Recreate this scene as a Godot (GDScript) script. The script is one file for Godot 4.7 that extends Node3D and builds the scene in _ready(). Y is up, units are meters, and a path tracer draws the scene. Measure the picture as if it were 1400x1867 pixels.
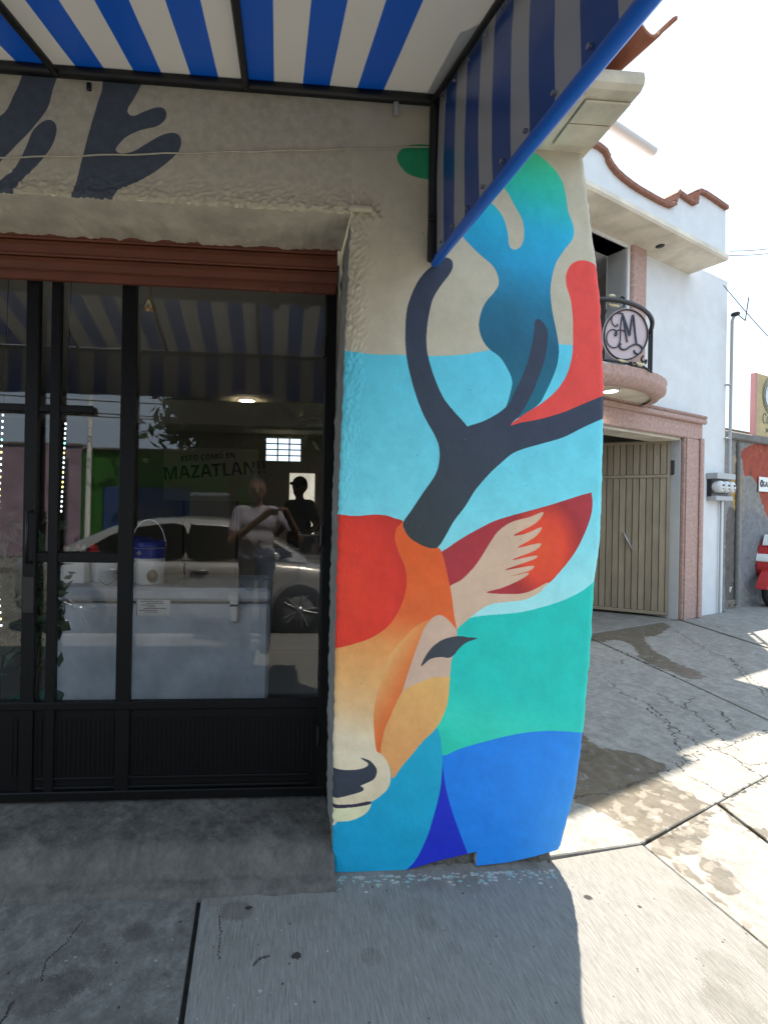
extends Node3D
# A shop corner with a deer mural, its awning, the house next door and the street that its glass mirrors.
# Photo pixels (1400 x 1867) give directions; distances come from the wall, the ground or the thing touched.
const FOCAL := 900.0
const PRX := 563.0
const PRY := 933.0
const EYE := Vector3(0, 1.40, 1.90)
const ZG := -0.36            # glass of the shop front
const STEP_Y := 0.11
const ALONG_X := Basis(Vector3(0, 0, 1), Vector3(0, 1, 0), Vector3(-1, 0, 0))   # outline x -> z, push -> -x
var cam_basis: Basis
var used := {}
var M := {}
var rng := RandomNumberGenerator.new()
var nz := FastNoiseLite.new()
var nz2 := FastNoiseLite.new()
var mesh_cache := {}

# ---------------------------------------------------------------- pixels to places
func ray(u: float, v: float) -> Vector3:
	return cam_basis * Vector3((u - PRX) / FOCAL, -(v - PRY) / FOCAL, -1.0)
func hit(u: float, v: float, p: Vector3, n: Vector3) -> Vector3:
	var d := ray(u, v)
	return EYE + d * ((p - EYE).dot(n) / d.dot(n))
func W(u: float, v: float, z := 0.0) -> Vector3:
	return hit(u, v, Vector3(0, 0, z), Vector3(0, 0, 1))
func G(u: float, v: float, y := 0.0) -> Vector3:
	return hit(u, v, Vector3(0, y, 0), Vector3.UP)
func mirrored(u: float, v: float, z: float) -> Vector3:      # what stands at depth z in the street and shows at (u, v) in the glass
	var p := W(u, v, 2.0 * ZG - z)
	return Vector3(p.x, p.y, z)

# ---------------------------------------------------------------- nodes
func numbered(called: String) -> String:
	if not used.has(called):
		used[called] = 0
		return called
	used[called] += 1
	return "%s_%03d" % [called, used[called]]
func tag(o: Node, label: String, category := "", group := "", kind := "") -> Node:
	if label != "": o.set_meta("label", label)
	if category != "": o.set_meta("category", category)
	if group != "": o.set_meta("group", group)
	if kind != "": o.set_meta("kind", kind)
	return o
func thing(called: String, label: String, category: String, at := Vector3.ZERO, turn := 0.0, group := "") -> Node3D:
	var o := Node3D.new()
	o.name = numbered(called)
	add_child(o, true)
	o.position = at
	o.rotation.y = turn
	tag(o, label, category, group)
	return o
func structure(called: String, at := Vector3.ZERO) -> Node3D:
	var o := Node3D.new()
	o.name = numbered(called)
	add_child(o, true)
	o.position = at
	o.set_meta("kind", "structure")
	return o
# a part: mesh in the parent's own axes, at pos
func part(parent: Node, called: String, mesh: Mesh, mat: Material, pos := Vector3.ZERO, basis := Basis()) -> MeshInstance3D:
	var o := MeshInstance3D.new()
	o.name = called
	o.mesh = mesh
	o.material_override = mat
	parent.add_child(o, true)
	o.transform = Transform3D(basis, pos)
	return o
func up_to(parent: Node) -> Transform3D:
	var t := Transform3D()
	var n: Node = parent
	while n is Node3D and n != self:
		t = n.transform * t
		n = n.get_parent()
	return t
# a part whose mesh was made in world places
func wpart(parent: Node, called: String, mesh: Mesh, mat: Material) -> MeshInstance3D:
	var o := part(parent, called, mesh, mat)
	o.transform = up_to(parent).affine_inverse()
	return o

# ---------------------------------------------------------------- shapes
func cbox(size: Vector3, bev := 0.004) -> ArrayMesh:          # box with chamfered edges, centred
	var key := "%s|%.4f" % [size, bev]
	if mesh_cache.has(key): return mesh_cache[key]
	var h := size * 0.5
	var b := minf(bev, minf(h.x, minf(h.y, h.z)) * 0.8)
	var st := SurfaceTool.new()
	st.begin(Mesh.PRIMITIVE_TRIANGLES)
	st.set_smooth_group(-1)
	var corner := func(sx, sy, sz, axis):
		var p := Vector3(sx * h.x, sy * h.y, sz * h.z)
		if axis != 0: p.x -= sx * b
		if axis != 1: p.y -= sy * b
		if axis != 2: p.z -= sz * b
		return p
	var quads := []
	for axis in 3:
		for s in [-1, 1]:
			var q := []
			for t in [[-1, -1], [1, -1], [1, 1], [-1, 1]]:
				var c := [0, 0, 0]
				c[axis] = s
				c[(axis + 1) % 3] = t[0]
				c[(axis + 2) % 3] = t[1]
				q.append(corner.call(c[0], c[1], c[2], axis))
			quads.append(q)
		for s in [-1, 1]:
			for t in [-1, 1]:
				var q := []
				for e in [[-1, (axis + 1) % 3], [1, (axis + 1) % 3], [1, (axis + 2) % 3], [-1, (axis + 2) % 3]]:
					var c := [0, 0, 0]
					c[axis] = e[0]
					c[(axis + 1) % 3] = s
					c[(axis + 2) % 3] = t
					q.append(corner.call(c[0], c[1], c[2], e[1]))
				quads.append(q)
	for q in quads:
		var mid: Vector3 = (q[0] + q[1] + q[2] + q[3]) * 0.25
		add_quad(st, q[0], q[1], q[2], q[3], mid)
	for sx in [-1, 1]:
		for sy in [-1, 1]:
			for sz in [-1, 1]:
				var a: Vector3 = corner.call(sx, sy, sz, 0)
				var c: Vector3 = corner.call(sx, sy, sz, 1)
				var d: Vector3 = corner.call(sx, sy, sz, 2)
				add_tri(st, a, c, d, (a + c + d) / 3.0)
	st.generate_normals()
	var m := st.commit()
	mesh_cache[key] = m
	return m
func add_tri(st: SurfaceTool, a: Vector3, b: Vector3, c: Vector3, out: Vector3) -> void:   # front face towards out (clockwise)
	if (b - a).cross(c - a).dot(out) > 0.0:
		var t := b
		b = c
		c = t
	for p in [a, b, c]: st.add_vertex(p)
func add_quad(st: SurfaceTool, a: Vector3, b: Vector3, c: Vector3, d: Vector3, out: Vector3) -> void:
	add_tri(st, a, b, c, out)
	add_tri(st, a, c, d, out)
func new_st(smooth := -1) -> SurfaceTool:
	var st := SurfaceTool.new()
	st.begin(Mesh.PRIMITIVE_TRIANGLES)
	st.set_smooth_group(smooth)
	return st
func done(st: SurfaceTool) -> ArrayMesh:
	st.index()
	st.generate_normals()
	return st.commit()
func tube(pts: Array, r, sides := 8, closed := false) -> ArrayMesh:     # r: number or one per point
	var st := new_st(0)
	var n := pts.size()
	var rings := []
	var side := Vector3.ZERO
	for i in n:
		var a: Vector3 = pts[(i - 1 + n) % n] if closed else pts[maxi(i - 1, 0)]
		var b: Vector3 = pts[(i + 1) % n] if closed else pts[mini(i + 1, n - 1)]
		var t := (b - a).normalized()
		if side == Vector3.ZERO or absf(side.dot(t)) > 0.97:
			side = t.cross(Vector3.UP if absf(t.y) < 0.9 else Vector3.RIGHT)
		side = (side - t * side.dot(t)).normalized()
		var other := t.cross(side)
		var rad: float = r[i] if r is Array else r
		var ring := []
		for k in sides:
			var an := TAU * k / sides
			ring.append(pts[i] + (side * cos(an) + other * sin(an)) * rad)
		rings.append(ring)
	for i in (n if closed else n - 1):
		var j := (i + 1) % n
		var mid: Vector3 = (pts[i] + pts[j]) * 0.5
		for k in sides:
			var l := (k + 1) % sides
			add_quad(st, rings[i][k], rings[i][l], rings[j][l], rings[j][k], rings[i][k] - mid + rings[j][l] - mid)
	if not closed:
		st.set_smooth_group(-1)
		for k in sides:
			add_tri(st, pts[0], rings[0][k], rings[0][(k + 1) % sides], pts[0] - pts[1])
			add_tri(st, pts[n - 1], rings[n - 1][k], rings[n - 1][(k + 1) % sides], pts[n - 1] - pts[n - 2])
	return done(st)
func lathe(prof: Array, segs := 24, smooth := 0) -> ArrayMesh:          # prof: Vector2(radius, height) from bottom to top, round y
	var st := new_st(smooth)
	for i in prof.size() - 1:
		var a: Vector2 = prof[i]
		var b: Vector2 = prof[i + 1]
		var dn := Vector2(b.y - a.y, a.x - b.x)
		for k in segs:
			var t0 := TAU * k / segs
			var t1 := TAU * (k + 1) / segs
			var c0 := Vector3(cos(t0), 0, sin(t0))
			var c1 := Vector3(cos(t1), 0, sin(t1))
			var out := (c0 + c1) * 0.5 * dn.x + Vector3.UP * dn.y
			var p := [c0 * a.x + Vector3.UP * a.y, c1 * a.x + Vector3.UP * a.y, c1 * b.x + Vector3.UP * b.y, c0 * b.x + Vector3.UP * b.y]
			if a.x < 1e-5: add_tri(st, p[0], p[2], p[3], out)
			elif b.x < 1e-5: add_tri(st, p[0], p[1], p[2], out)
			else: add_quad(st, p[0], p[1], p[2], p[3], out)
	return done(st)
func ellipsoid(size: Vector3, segs := 14) -> ArrayMesh:
	var s := SphereMesh.new()
	s.radius = 0.5
	s.height = 1.0
	s.radial_segments = segs
	s.rings = segs / 2
	var st := SurfaceTool.new()
	st.append_from(s, 0, Transform3D(Basis().scaled(size), Vector3.ZERO))
	return st.commit()
# outline in (x, y), pushed along z from z0 to z1; uv_of gives UV2 in the outline's plane if wanted
func extrude(poly: PackedVector2Array, z0: float, z1: float, bev := 0.0) -> ArrayMesh:
	var st := new_st(-1)
	var idx := Geometry2D.triangulate_polygon(poly)
	var n := poly.size()
	var area := 0.0
	for i in n:
		area += poly[i].cross(poly[(i + 1) % n])
	var sgn := signf(area)
	var inner := PackedVector2Array()
	for i in n:
		var e0 := (poly[i] - poly[(i - 1 + n) % n]).normalized()
		var e1 := (poly[(i + 1) % n] - poly[i]).normalized()
		var nn := Vector2(-e0.y - e1.y, e0.x + e1.x).normalized() * sgn
		inner.append(poly[i] + nn * bev)
	for z in [z0, z1]:
		var out := Vector3(0, 0, signf(z - (z0 + z1) * 0.5))
		for i in range(0, idx.size(), 3):
			var q := []
			for k in 3:
				var p := inner[idx[i + k]] if z == z1 else poly[idx[i + k]]
				q.append(Vector3(p.x, p.y, z))
			add_tri(st, q[0], q[1], q[2], out)
	for i in n:
		var j := (i + 1) % n
		var e := (poly[j] - poly[i])
		var out := Vector3(e.y, -e.x, 0) * sgn
		var zb := z1 - signf(z1 - z0) * bev
		add_quad(st, Vector3(poly[i].x, poly[i].y, z0), Vector3(poly[j].x, poly[j].y, z0), Vector3(poly[j].x, poly[j].y, zb), Vector3(poly[i].x, poly[i].y, zb), out)
		if bev > 0.0:
			add_quad(st, Vector3(poly[i].x, poly[i].y, zb), Vector3(poly[j].x, poly[j].y, zb), Vector3(inner[j].x, inner[j].y, z1), Vector3(inner[i].x, inner[i].y, z1), out + Vector3(0, 0, signf(z1 - z0)) * out.length())
	st.generate_normals()
	return st.commit()
func smooth2(pts: Array, closed := true, steps := 6) -> PackedVector2Array:    # Catmull-Rom
	var out := PackedVector2Array()
	var n := pts.size()
	for i in (n if closed else n - 1):
		var p0: Vector2 = pts[(i - 1 + n) % n] if closed else pts[maxi(i - 1, 0)]
		var p1: Vector2 = pts[i]
		var p2: Vector2 = pts[(i + 1) % n]
		var p3: Vector2 = pts[(i + 2) % n] if closed else pts[mini(i + 2, n - 1)]
		for k in steps:
			var t := float(k) / steps
			out.append(p1.cubic_interpolate(p2, p0, p3, t))
	if not closed: out.append(pts[n - 1])
	return out
func flat(list: Array, o := Vector2.ZERO, s := 1.0) -> Array:                   # [x, y, x, y ...] in a crop -> photo pixels
	var out := []
	for i in range(0, list.size(), 2): out.append(o + Vector2(list[i], list[i + 1]) / s)
	return out
func lettering(text: String, height: float, depth := 0.002, serif := false, bold := 400) -> TextMesh:
	var t := TextMesh.new()
	var f := SystemFont.new()
	f.font_names = PackedStringArray(["Droid Serif" if serif else "Droid Sans"])
	f.font_weight = bold
	t.font = f
	t.text = text
	t.font_size = 64
	t.pixel_size = height / 46.0
	t.depth = depth
	t.curve_step = 2.0
	return t

# ---------------------------------------------------------------- materials
func lin(r: float, g: float, b: float) -> Color:
	return Color(r, g, b).linear_to_srgb()
func noise_tex(seed_: int, freq: float, lo: Color, hi: Color, octaves := 4, size := 512, kind := FastNoiseLite.TYPE_SIMPLEX_SMOOTH, mid := -1.0, gain := 0.6) -> NoiseTexture2D:
	var n := FastNoiseLite.new()
	n.seed = seed_
	n.frequency = freq
	n.noise_type = kind
	n.fractal_octaves = octaves
	n.fractal_gain = gain
	var t := NoiseTexture2D.new()
	t.width = size
	t.height = size
	t.seamless = true
	t.noise = n
	var g := Gradient.new()
	g.colors = PackedColorArray([lo, hi])
	g.offsets = PackedFloat32Array([0.0 if mid < 0.0 else mid - 0.12, 1.0 if mid < 0.0 else mid + 0.12])
	t.color_ramp = g
	return t
func mat(called: String, c: Color, rough := 0.8, metal := 0.0) -> StandardMaterial3D:
	var m := StandardMaterial3D.new()
	m.resource_name = called
	m.albedo_color = c
	m.roughness = rough
	m.metallic = metal
	M[called] = m
	return m
func grained(m: StandardMaterial3D, tex: Texture2D, scale: Vector3, bump: Texture2D = null, cm := 0.1) -> StandardMaterial3D:
	m.uv1_triplanar = true
	m.uv1_world_triplanar = true
	m.uv1_scale = scale
	m.albedo_texture = tex
	if bump:
		m.heightmap_enabled = true
		m.heightmap_texture = bump
		m.heightmap_scale = cm
	return m
func printed(m: StandardMaterial3D, im: Image) -> StandardMaterial3D:           # what is painted on, through UV2, times the grain
	m.detail_enabled = true
	m.detail_albedo = ImageTexture.create_from_image(im)
	m.detail_blend_mode = BaseMaterial3D.BLEND_MODE_MUL
	m.detail_uv_layer = BaseMaterial3D.DETAIL_UV_2
	return m
func glow(called: String, c: Color, e: float) -> StandardMaterial3D:
	var m := mat(called, Color(0.9, 0.9, 0.9), 0.4)
	m.emission_enabled = true
	m.emission = c
	m.emission_energy_multiplier = e
	return m
func g2(v: float) -> Color:
	return Color(v, v, v)
func materials() -> void:
	var fine := noise_tex(3, 0.03, g2(0.86), g2(1.0), 5)
	var patchy := noise_tex(8, 0.008, g2(0.80), g2(1.0), 5)
	var bump := noise_tex(5, 0.025, g2(0.0), g2(1.0), 5)
	var bump2 := noise_tex(6, 0.012, g2(0.0), g2(1.0), 6)
	var conc := noise_tex(11, 0.02, g2(0.62), g2(1.0), 8, 1024, FastNoiseLite.TYPE_VALUE, -1.0, 0.8)
	M.fine = fine; M.patchy = patchy; M.bump = bump; M.bump2 = bump2; M.conc = conc
	grained(mat("cream", lin(0.58, 0.53, 0.40), 0.85), fine, Vector3(1.3, 1.3, 1.3), bump2, 0.35)
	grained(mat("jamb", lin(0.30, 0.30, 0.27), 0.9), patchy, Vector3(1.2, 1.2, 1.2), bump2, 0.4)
	grained(mat("eave", lin(0.68, 0.62, 0.49), 0.85), patchy, Vector3(0.9, 0.9, 0.9), bump2, 0.4)
	grained(mat("mortar", lin(0.20, 0.185, 0.16), 0.95), conc, Vector3(3, 3, 3), bump, 1.2)
	grained(mat("terracotta", lin(0.36, 0.125, 0.06), 0.8), patchy, Vector3(2, 2, 2), bump, 0.15)
	grained(mat("shutter", lin(0.17, 0.048, 0.022), 0.6), patchy, Vector3(0.5, 3, 0.5))
	mat("black_iron", lin(0.006, 0.006, 0.006), 0.45)
	mat("door_black", lin(0.004, 0.004, 0.0042), 0.5).metallic_specular = 0.32
	grained(mat("house_white", lin(0.68, 0.70, 0.72), 0.85), noise_tex(61, 0.01, g2(0.92), g2(1.0), 6), Vector3(0.5, 0.5, 0.5), bump2, 0.12)
	grained(mat("house_cream", lin(0.78, 0.72, 0.61), 0.85), patchy, Vector3(0.4, 0.4, 0.4))
	grained(mat("pink_stone", lin(0.56, 0.37, 0.32), 0.85), noise_tex(21, 0.03, g2(0.72), g2(1.0), 6), Vector3(1.2, 1.2, 1.2), bump, 0.5)
	grained(mat("coping", lin(0.30, 0.13, 0.085), 0.85), patchy, Vector3(2, 2, 2), bump, 0.3)
	grained(mat("gate_paint", lin(0.33, 0.27, 0.19), 0.6), patchy, Vector3(3, 0.4, 3), null)
	grained(mat("dull_plaster", lin(0.24, 0.23, 0.22), 0.9), conc, Vector3(0.8, 0.8, 0.8), bump2, 0.6)
	grained(mat("room_plaster", lin(0.42, 0.40, 0.36), 0.9), patchy, Vector3(0.4, 0.4, 0.4))
	mat("steel", lin(0.45, 0.46, 0.47), 0.35, 0.9)
	mat("galvanised", lin(0.38, 0.39, 0.40), 0.5, 0.4)
	mat("grey_pvc", lin(0.50, 0.48, 0.47), 0.55)
	mat("white_plastic", lin(0.72, 0.73, 0.72), 0.45)
	grained(mat("foam", lin(0.78, 0.77, 0.73), 0.8), fine, Vector3(4, 4, 4))
	grained(mat("subgrade", lin(0.06, 0.055, 0.05), 0.95), conc, Vector3(2, 2, 2), bump, 0.5)
	grained(mat("asphalt", lin(0.24, 0.235, 0.22), 0.9), conc, Vector3(0.5, 0.5, 0.5), bump, 0.4)
	grained(mat("step_concrete", lin(0.20, 0.185, 0.165), 0.88), noise_tex(31, 0.012, g2(0.42), g2(1.0), 8, 1024, FastNoiseLite.TYPE_VALUE, -1.0, 0.85), Vector3(1.1, 1.1, 1.1), bump, 0.35)
	grained(mat("far_concrete", lin(0.28, 0.27, 0.25), 0.9), conc, Vector3(0.7, 0.7, 0.7), bump, 0.3)
	mat("inside_wall", lin(0.32, 0.30, 0.24), 0.9)
	mat("inside_ceiling", lin(0.42, 0.40, 0.33), 0.9)
	mat("inside_floor", lin(0.22, 0.21, 0.20), 0.5)
	var glass := mat("window_glass", Color(0.03, 0.04, 0.04, 0.04), 0.0)
	glass.transparency = BaseMaterial3D.TRANSPARENCY_ALPHA
	glass.metallic_specular = 0.5
	glow("lit_lamp", Color(1.0, 0.95, 0.86), 6.0)

# ---------------------------------------------------------------- painting on a wall image
class Canvas:
	var im: Image
	var lo: Vector2
	var px: Vector2
	func _init(w: int, h: int, a: Vector2, b: Vector2, c: Color) -> void:     # a: lower left, b: upper right of the wall in metres
		im = Image.create(w, h, false, Image.FORMAT_RGB8)
		im.fill(c)
		lo = a
		px = Vector2(w, h) / (b - a)
	func to(p: Vector2) -> Vector2:
		return Vector2((p.x - lo.x) * px.x, im.get_height() - (p.y - lo.y) * px.y)
	func uv(p: Vector2) -> Vector2:
		var q := to(p)
		return Vector2(q.x / im.get_width(), q.y / im.get_height())
	func spans(poly: PackedVector2Array, each: Callable) -> void:
		var top := INF
		var low := -INF
		for p in poly:
			top = minf(top, p.y)
			low = maxf(low, p.y)
		var n := poly.size()
		for y in range(maxi(0, int(top)), mini(im.get_height() - 1, int(low) + 1) + 1):
			var xs := []
			var yy := y + 0.5
			for i in n:
				var a := poly[i]
				var b := poly[(i + 1) % n]
				if (a.y <= yy) != (b.y <= yy):
					xs.append(a.x + (yy - a.y) / (b.y - a.y) * (b.x - a.x))
			xs.sort()
			for k in range(0, xs.size() - 1, 2):
				var x0 := maxi(0, roundi(xs[k]))
				var x1 := mini(im.get_width(), roundi(xs[k + 1]))
				if x1 > x0: each.call(y, x0, x1)
	func fill(poly: PackedVector2Array, c: Color) -> void:
		spans(poly, func(y, x0, x1): im.fill_rect(Rect2i(x0, y, x1 - x0, 1), c))
	func ramp(stops: Array) -> Array:
		var g := Gradient.new()
		var cs := PackedColorArray()
		var os := PackedFloat32Array()
		for s in stops:
			os.append(s[0])
			cs.append(s[1])
		g.offsets = os
		g.colors = cs
		var out := []
		for i in 129: out.append(g.sample(i / 128.0))
		return out
	func fade(poly: PackedVector2Array, a: Vector2, b: Vector2, stops: Array) -> void:   # sprayed colours running from a to b
		var r := ramp(stops)
		var d := (b - a) / (b - a).length_squared()
		spans(poly, func(y, x0, x1):
			for x in range(x0, x1):
				im.set_pixel(x, y, r[int(clampf((Vector2(x, y) - a).dot(d), 0.0, 1.0) * 128.0)]))
	func bloom(poly: PackedVector2Array, c: Vector2, rad: Vector2, stops: Array) -> void:
		var r := ramp(stops)
		spans(poly, func(y, x0, x1):
			for x in range(x0, x1):
				im.set_pixel(x, y, r[int(clampf(((Vector2(x, y) - c) / rad).length(), 0.0, 1.0) * 128.0)]))

func shade_of(r: int, g: int, b: int, k := 0.74) -> Color:            # paint whose photographed value in the shade is r, g, b
	var c := Color8(r, g, b).srgb_to_linear()
	return Color(minf(c.r / k, 0.86), minf(c.g / k, 0.86), minf(c.b / k, 0.86)).linear_to_srgb()

var mural: Canvas
func on_wall(list: Array, o := Vector2.ZERO, s := 1.0, smooth := true) -> PackedVector2Array:
	var pts := []
	for p in flat(list, o, s):
		var w := W(p.x, p.y)
		pts.append(mural.to(Vector2(w.x, w.y)))
	return smooth2(pts, true, 6) if smooth else PackedVector2Array(pts)
func spot(u: float, v: float) -> Vector2:
	var w := W(u, v)
	return mural.to(Vector2(w.x, w.y))

func paint_mural() -> void:
	mural = Canvas.new(1024, 2048, Vector2(0.15, -0.06), Vector2(1.45, 3.06), Color.WHITE)
	var cream := lin(0.58, 0.53, 0.40)
	mural.im.fill(cream)
	var a5 := Vector2(600, 420)
	var k5 := 2.692
	var a6 := Vector2(600, 900)
	var k6 := 2.523
	var a2 := Vector2(640, 0)
	var k2 := 1.842
	var top := spot(850, 640)
	var mid := spot(850, 1120)
	# pale blue field, paler towards the ear
	mural.fade(on_wall([560, 630, 629, 639, 681, 646, 737, 647, 782, 649, 838, 647, 893, 638, 950, 632, 1020, 628, 1060, 630, 1160, 632, 1160, 1200, 560, 1200]), top, mid, [[0.0, shade_of(82, 186, 212)], [0.55, shade_of(104, 196, 220)], [1.0, shade_of(150, 216, 228)]])
	# ground blues and greens
	mural.fade(on_wall([585, 610, 640, 575, 720, 560, 850, 550, 950, 530, 1050, 500, 1150, 455, 1235, 395, 1300, 360, 1300, 1100, 1165, 1100, 1060, 1093, 950, 1095, 850, 1108, 700, 1145, 600, 1175, 520, 1205, 480, 1150, 480, 900, 560, 640], a6, k6), spot(900, 1130), spot(850, 1360), [[0.0, shade_of(0, 178, 166)], [0.5, shade_of(8, 180, 168)], [0.8, shade_of(40, 192, 168)], [1.0, shade_of(24, 186, 158)]])
	mural.fade(on_wall([480, 1075, 515, 1150, 520, 1205, 600, 1175, 700, 1145, 850, 1108, 950, 1095, 1060, 1093, 1165, 1100, 1300, 1120, 1300, 1830, 300, 1830, 480, 1400], a6, k6), spot(820, 1400), spot(1030, 1560), [[0.0, shade_of(2, 116, 232)], [0.6, shade_of(18, 122, 232)], [1.0, shade_of(56, 138, 222)]])
	mural.fill(on_wall([520, 1230, 528, 1300, 540, 1370, 565, 1460, 600, 1560, 622, 1620, 640, 1675, 650, 1830, 250, 1830, 340, 1745, 400, 1680, 450, 1580, 490, 1450, 512, 1350, 515, 1280], a6, k6), shade_of(16, 38, 176))
	mural.fade(on_wall([-60, 1400, 200, 1250, 430, 1120, 485, 1080, 500, 1085, 515, 1150, 521, 1240, 512, 1350, 490, 1450, 450, 1580, 400, 1680, 340, 1745, 250, 1840, -60, 1840], a6, k6), spot(760, 1340), spot(660, 1590), [[0.0, shade_of(0, 154, 184)], [1.0, shade_of(0, 144, 184)]])
	# ear
	var rust := shade_of(150, 36, 40)
	var flame := shade_of(222, 72, 34)
	mural.bloom(on_wall([500, 290, 560, 240, 620, 200, 720, 145, 770, 122, 860, 95, 1000, 57, 1185, 0, 1208, 8, 1208, 80, 1175, 180, 1120, 285, 1050, 372, 1003, 416, 915, 462, 850, 480, 740, 470, 690, 480, 590, 600, 560, 560, 540, 360], a6, k6), spot(600 + 985 / k6, 900 + 255 / k6), Vector2(150, 170), [[0.0, flame], [0.45, shade_of(214, 62, 34)], [0.8, rust], [1.0, shade_of(158, 40, 48)]])
	mural.fill(on_wall([545, 440, 610, 395, 660, 345, 700, 290, 740, 225, 780, 170, 840, 130, 920, 108, 985, 85, 950, 135, 850, 190, 900, 185, 975, 155, 945, 200, 868, 248, 970, 228, 945, 262, 840, 305, 950, 285, 935, 305, 808, 350, 935, 332, 920, 355, 832, 380, 918, 364, 880, 395, 800, 432, 725, 455, 850, 462, 920, 450, 1005, 408, 985, 435, 950, 465, 890, 490, 800, 500, 740, 510, 680, 545, 600, 612, 570, 640, 560, 540], a6, k6), shade_of(194, 164, 138))
	# face: brow, cheek and muzzle
	mural.fade(on_wall([-40, 90, 40, 95, 120, 103, 200, 97, 260, 100, 300, 113, 340, 127, 345, 165, 380, 205, 440, 235, 500, 247, 525, 290, 545, 380, 562, 460, 575, 560, 588, 640, 575, 720, 560, 780, 550, 835, 480, 850, 400, 880, 330, 960, 280, 1040, 245, 1130, 236, 1200, 275, 1250, 282, 1320, 265, 1362, 235, 1390, 190, 1420, 100, 1440, -40, 1445], a6, k6), spot(700, 1000), spot(640, 1390), [[0.0, shade_of(230, 84, 26)], [0.28, shade_of(224, 92, 38)], [0.44, shade_of(218, 138, 74)], [0.60, shade_of(222, 154, 92)], [0.74, shade_of(224, 168, 118)], [0.88, shade_of(220, 190, 158)], [1.0, shade_of(208, 192, 164)]])
	mural.fade(on_wall([330, 680, 400, 610, 462, 582, 435, 625, 410, 690, 385, 760, 355, 850, 325, 950, 280, 1030, 250, 1110, 236, 1200, 222, 1195, 210, 1130, 205, 1030, 215, 940, 240, 860, 270, 760], a6, k6), spot(600 + 215 / k6, 900 + 880 / k6), spot(600 + 325 / k6, 900 + 960 / k6), [[0.0, shade_of(222, 152, 90)], [0.4, shade_of(222, 128, 68)], [1.0, shade_of(218, 98, 42)]])
	mural.fade(on_wall([550, 835, 480, 845, 400, 875, 340, 910, 310, 960, 280, 1030, 250, 1110, 238, 1190, 262, 1225, 280, 1260, 292, 1310, 330, 1260, 380, 1200, 430, 1140, 485, 1085, 520, 1030, 545, 960, 553, 880], a6, k6), spot(780, 1240), spot(715, 1410), [[0.0, shade_of(232, 160, 92)], [1.0, shade_of(220, 142, 84)]])
	mural.fill(on_wall([588, 640, 565, 600, 535, 570, 505, 558, 470, 575, 435, 625, 410, 690, 385, 760, 355, 850, 325, 950, 345, 905, 400, 875, 480, 845, 550, 838, 560, 780, 575, 720], a6, k6), shade_of(190, 160, 138))
	mural.fill(on_wall([423, 795, 445, 745, 480, 700, 530, 668, 595, 655, 640, 661, 680, 665, 630, 685, 600, 710, 575, 740, 550, 755, 510, 752, 465, 762], a6, k6), shade_of(50, 56, 64))
	# forehead
	mural.bloom(on_wall([-40, 92, 40, 95, 120, 103, 200, 97, 260, 100, 300, 113, 338, 128, 310, 160, 303, 210, 320, 270, 345, 330, 357, 390, 350, 460, 320, 540, 270, 610, 200, 660, 120, 690, 30, 712, -40, 720], a6, k6), spot(640, 1075), Vector2(250, 310), [[0.0, shade_of(216, 52, 26)], [0.5, shade_of(206, 46, 26)], [0.8, shade_of(178, 36, 26)], [1.0, shade_of(140, 24, 26)]])
	# muzzle, nose, mouth
	mural.fade(on_wall([-40, 1170, 100, 1180, 205, 1185, 240, 1200, 268, 1235, 282, 1290, 270, 1350, 235, 1392, 185, 1420, 100, 1436, -40, 1440], a6, k6), spot(640, 1360), spot(640, 1470), [[0.0, shade_of(210, 192, 164)], [1.0, shade_of(206, 188, 154)]])
	mural.fill(on_wall([-40, 1262, 20, 1265, 80, 1272, 140, 1268, 175, 1255, 178, 1240, 145, 1217, 185, 1228, 212, 1255, 220, 1280, 205, 1315, 165, 1335, 145, 1345, 158, 1355, 150, 1370, 80, 1390, 20, 1402, -40, 1405], a6, k6), shade_of(46, 52, 62))
	mural.fill(on_wall([-40, 1448, 20, 1447, 100, 1440, 188, 1420, 180, 1460, 140, 1490, 80, 1508, 20, 1507, -40, 1505], a6, k6), shade_of(218, 202, 160))
	mural.fill(on_wall([-40, 1430, 20, 1430, 100, 1430, 188, 1416, 180, 1432, 100, 1444, 20, 1448, -40, 1448], a6, k6), shade_of(52, 42, 60))
	# leaf form behind the antler
	mural.fade(on_wall([1003, 532, 1006, 564, 1014, 602, 1018, 635, 1016, 661, 1008, 687, 993, 718, 980, 738, 945, 762, 920, 760, 930, 717, 933, 695, 927, 676, 912, 652, 893, 637, 880, 620, 873, 598, 875, 576, 884, 553, 902, 531, 909, 518, 907, 501, 897, 483, 875, 464, 858, 447, 841, 427, 835, 405, 860, 370, 900, 310, 925, 270, 955, 272, 975, 279, 994, 293, 1015, 315, 1027, 337, 1032, 363, 1035, 385, 1045, 412, 1044, 434, 1028, 456, 1014, 478, 1006, 505]), spot(985, 285), spot(930, 720), [[0.0, shade_of(58, 196, 150)], [0.14, shade_of(22, 178, 164)], [0.3, shade_of(0, 158, 196)], [0.46, shade_of(0, 138, 182)], [0.62, shade_of(2, 100, 132)], [0.78, shade_of(0, 84, 112)], [1.0, shade_of(2, 92, 112)]])
	mural.fill(on_wall([906, 334, 922, 347, 938, 374, 952, 401, 955, 429, 950, 448, 938, 455, 928, 448, 925, 423, 917, 396, 900, 374, 884, 362, 880, 340]), cream)
	mural.fill(on_wall([724, 290, 730, 274, 750, 265, 780, 265, 805, 275, 822, 295, 815, 315, 795, 327, 765, 324, 740, 314]), shade_of(24, 116, 76, 0.5))
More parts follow.
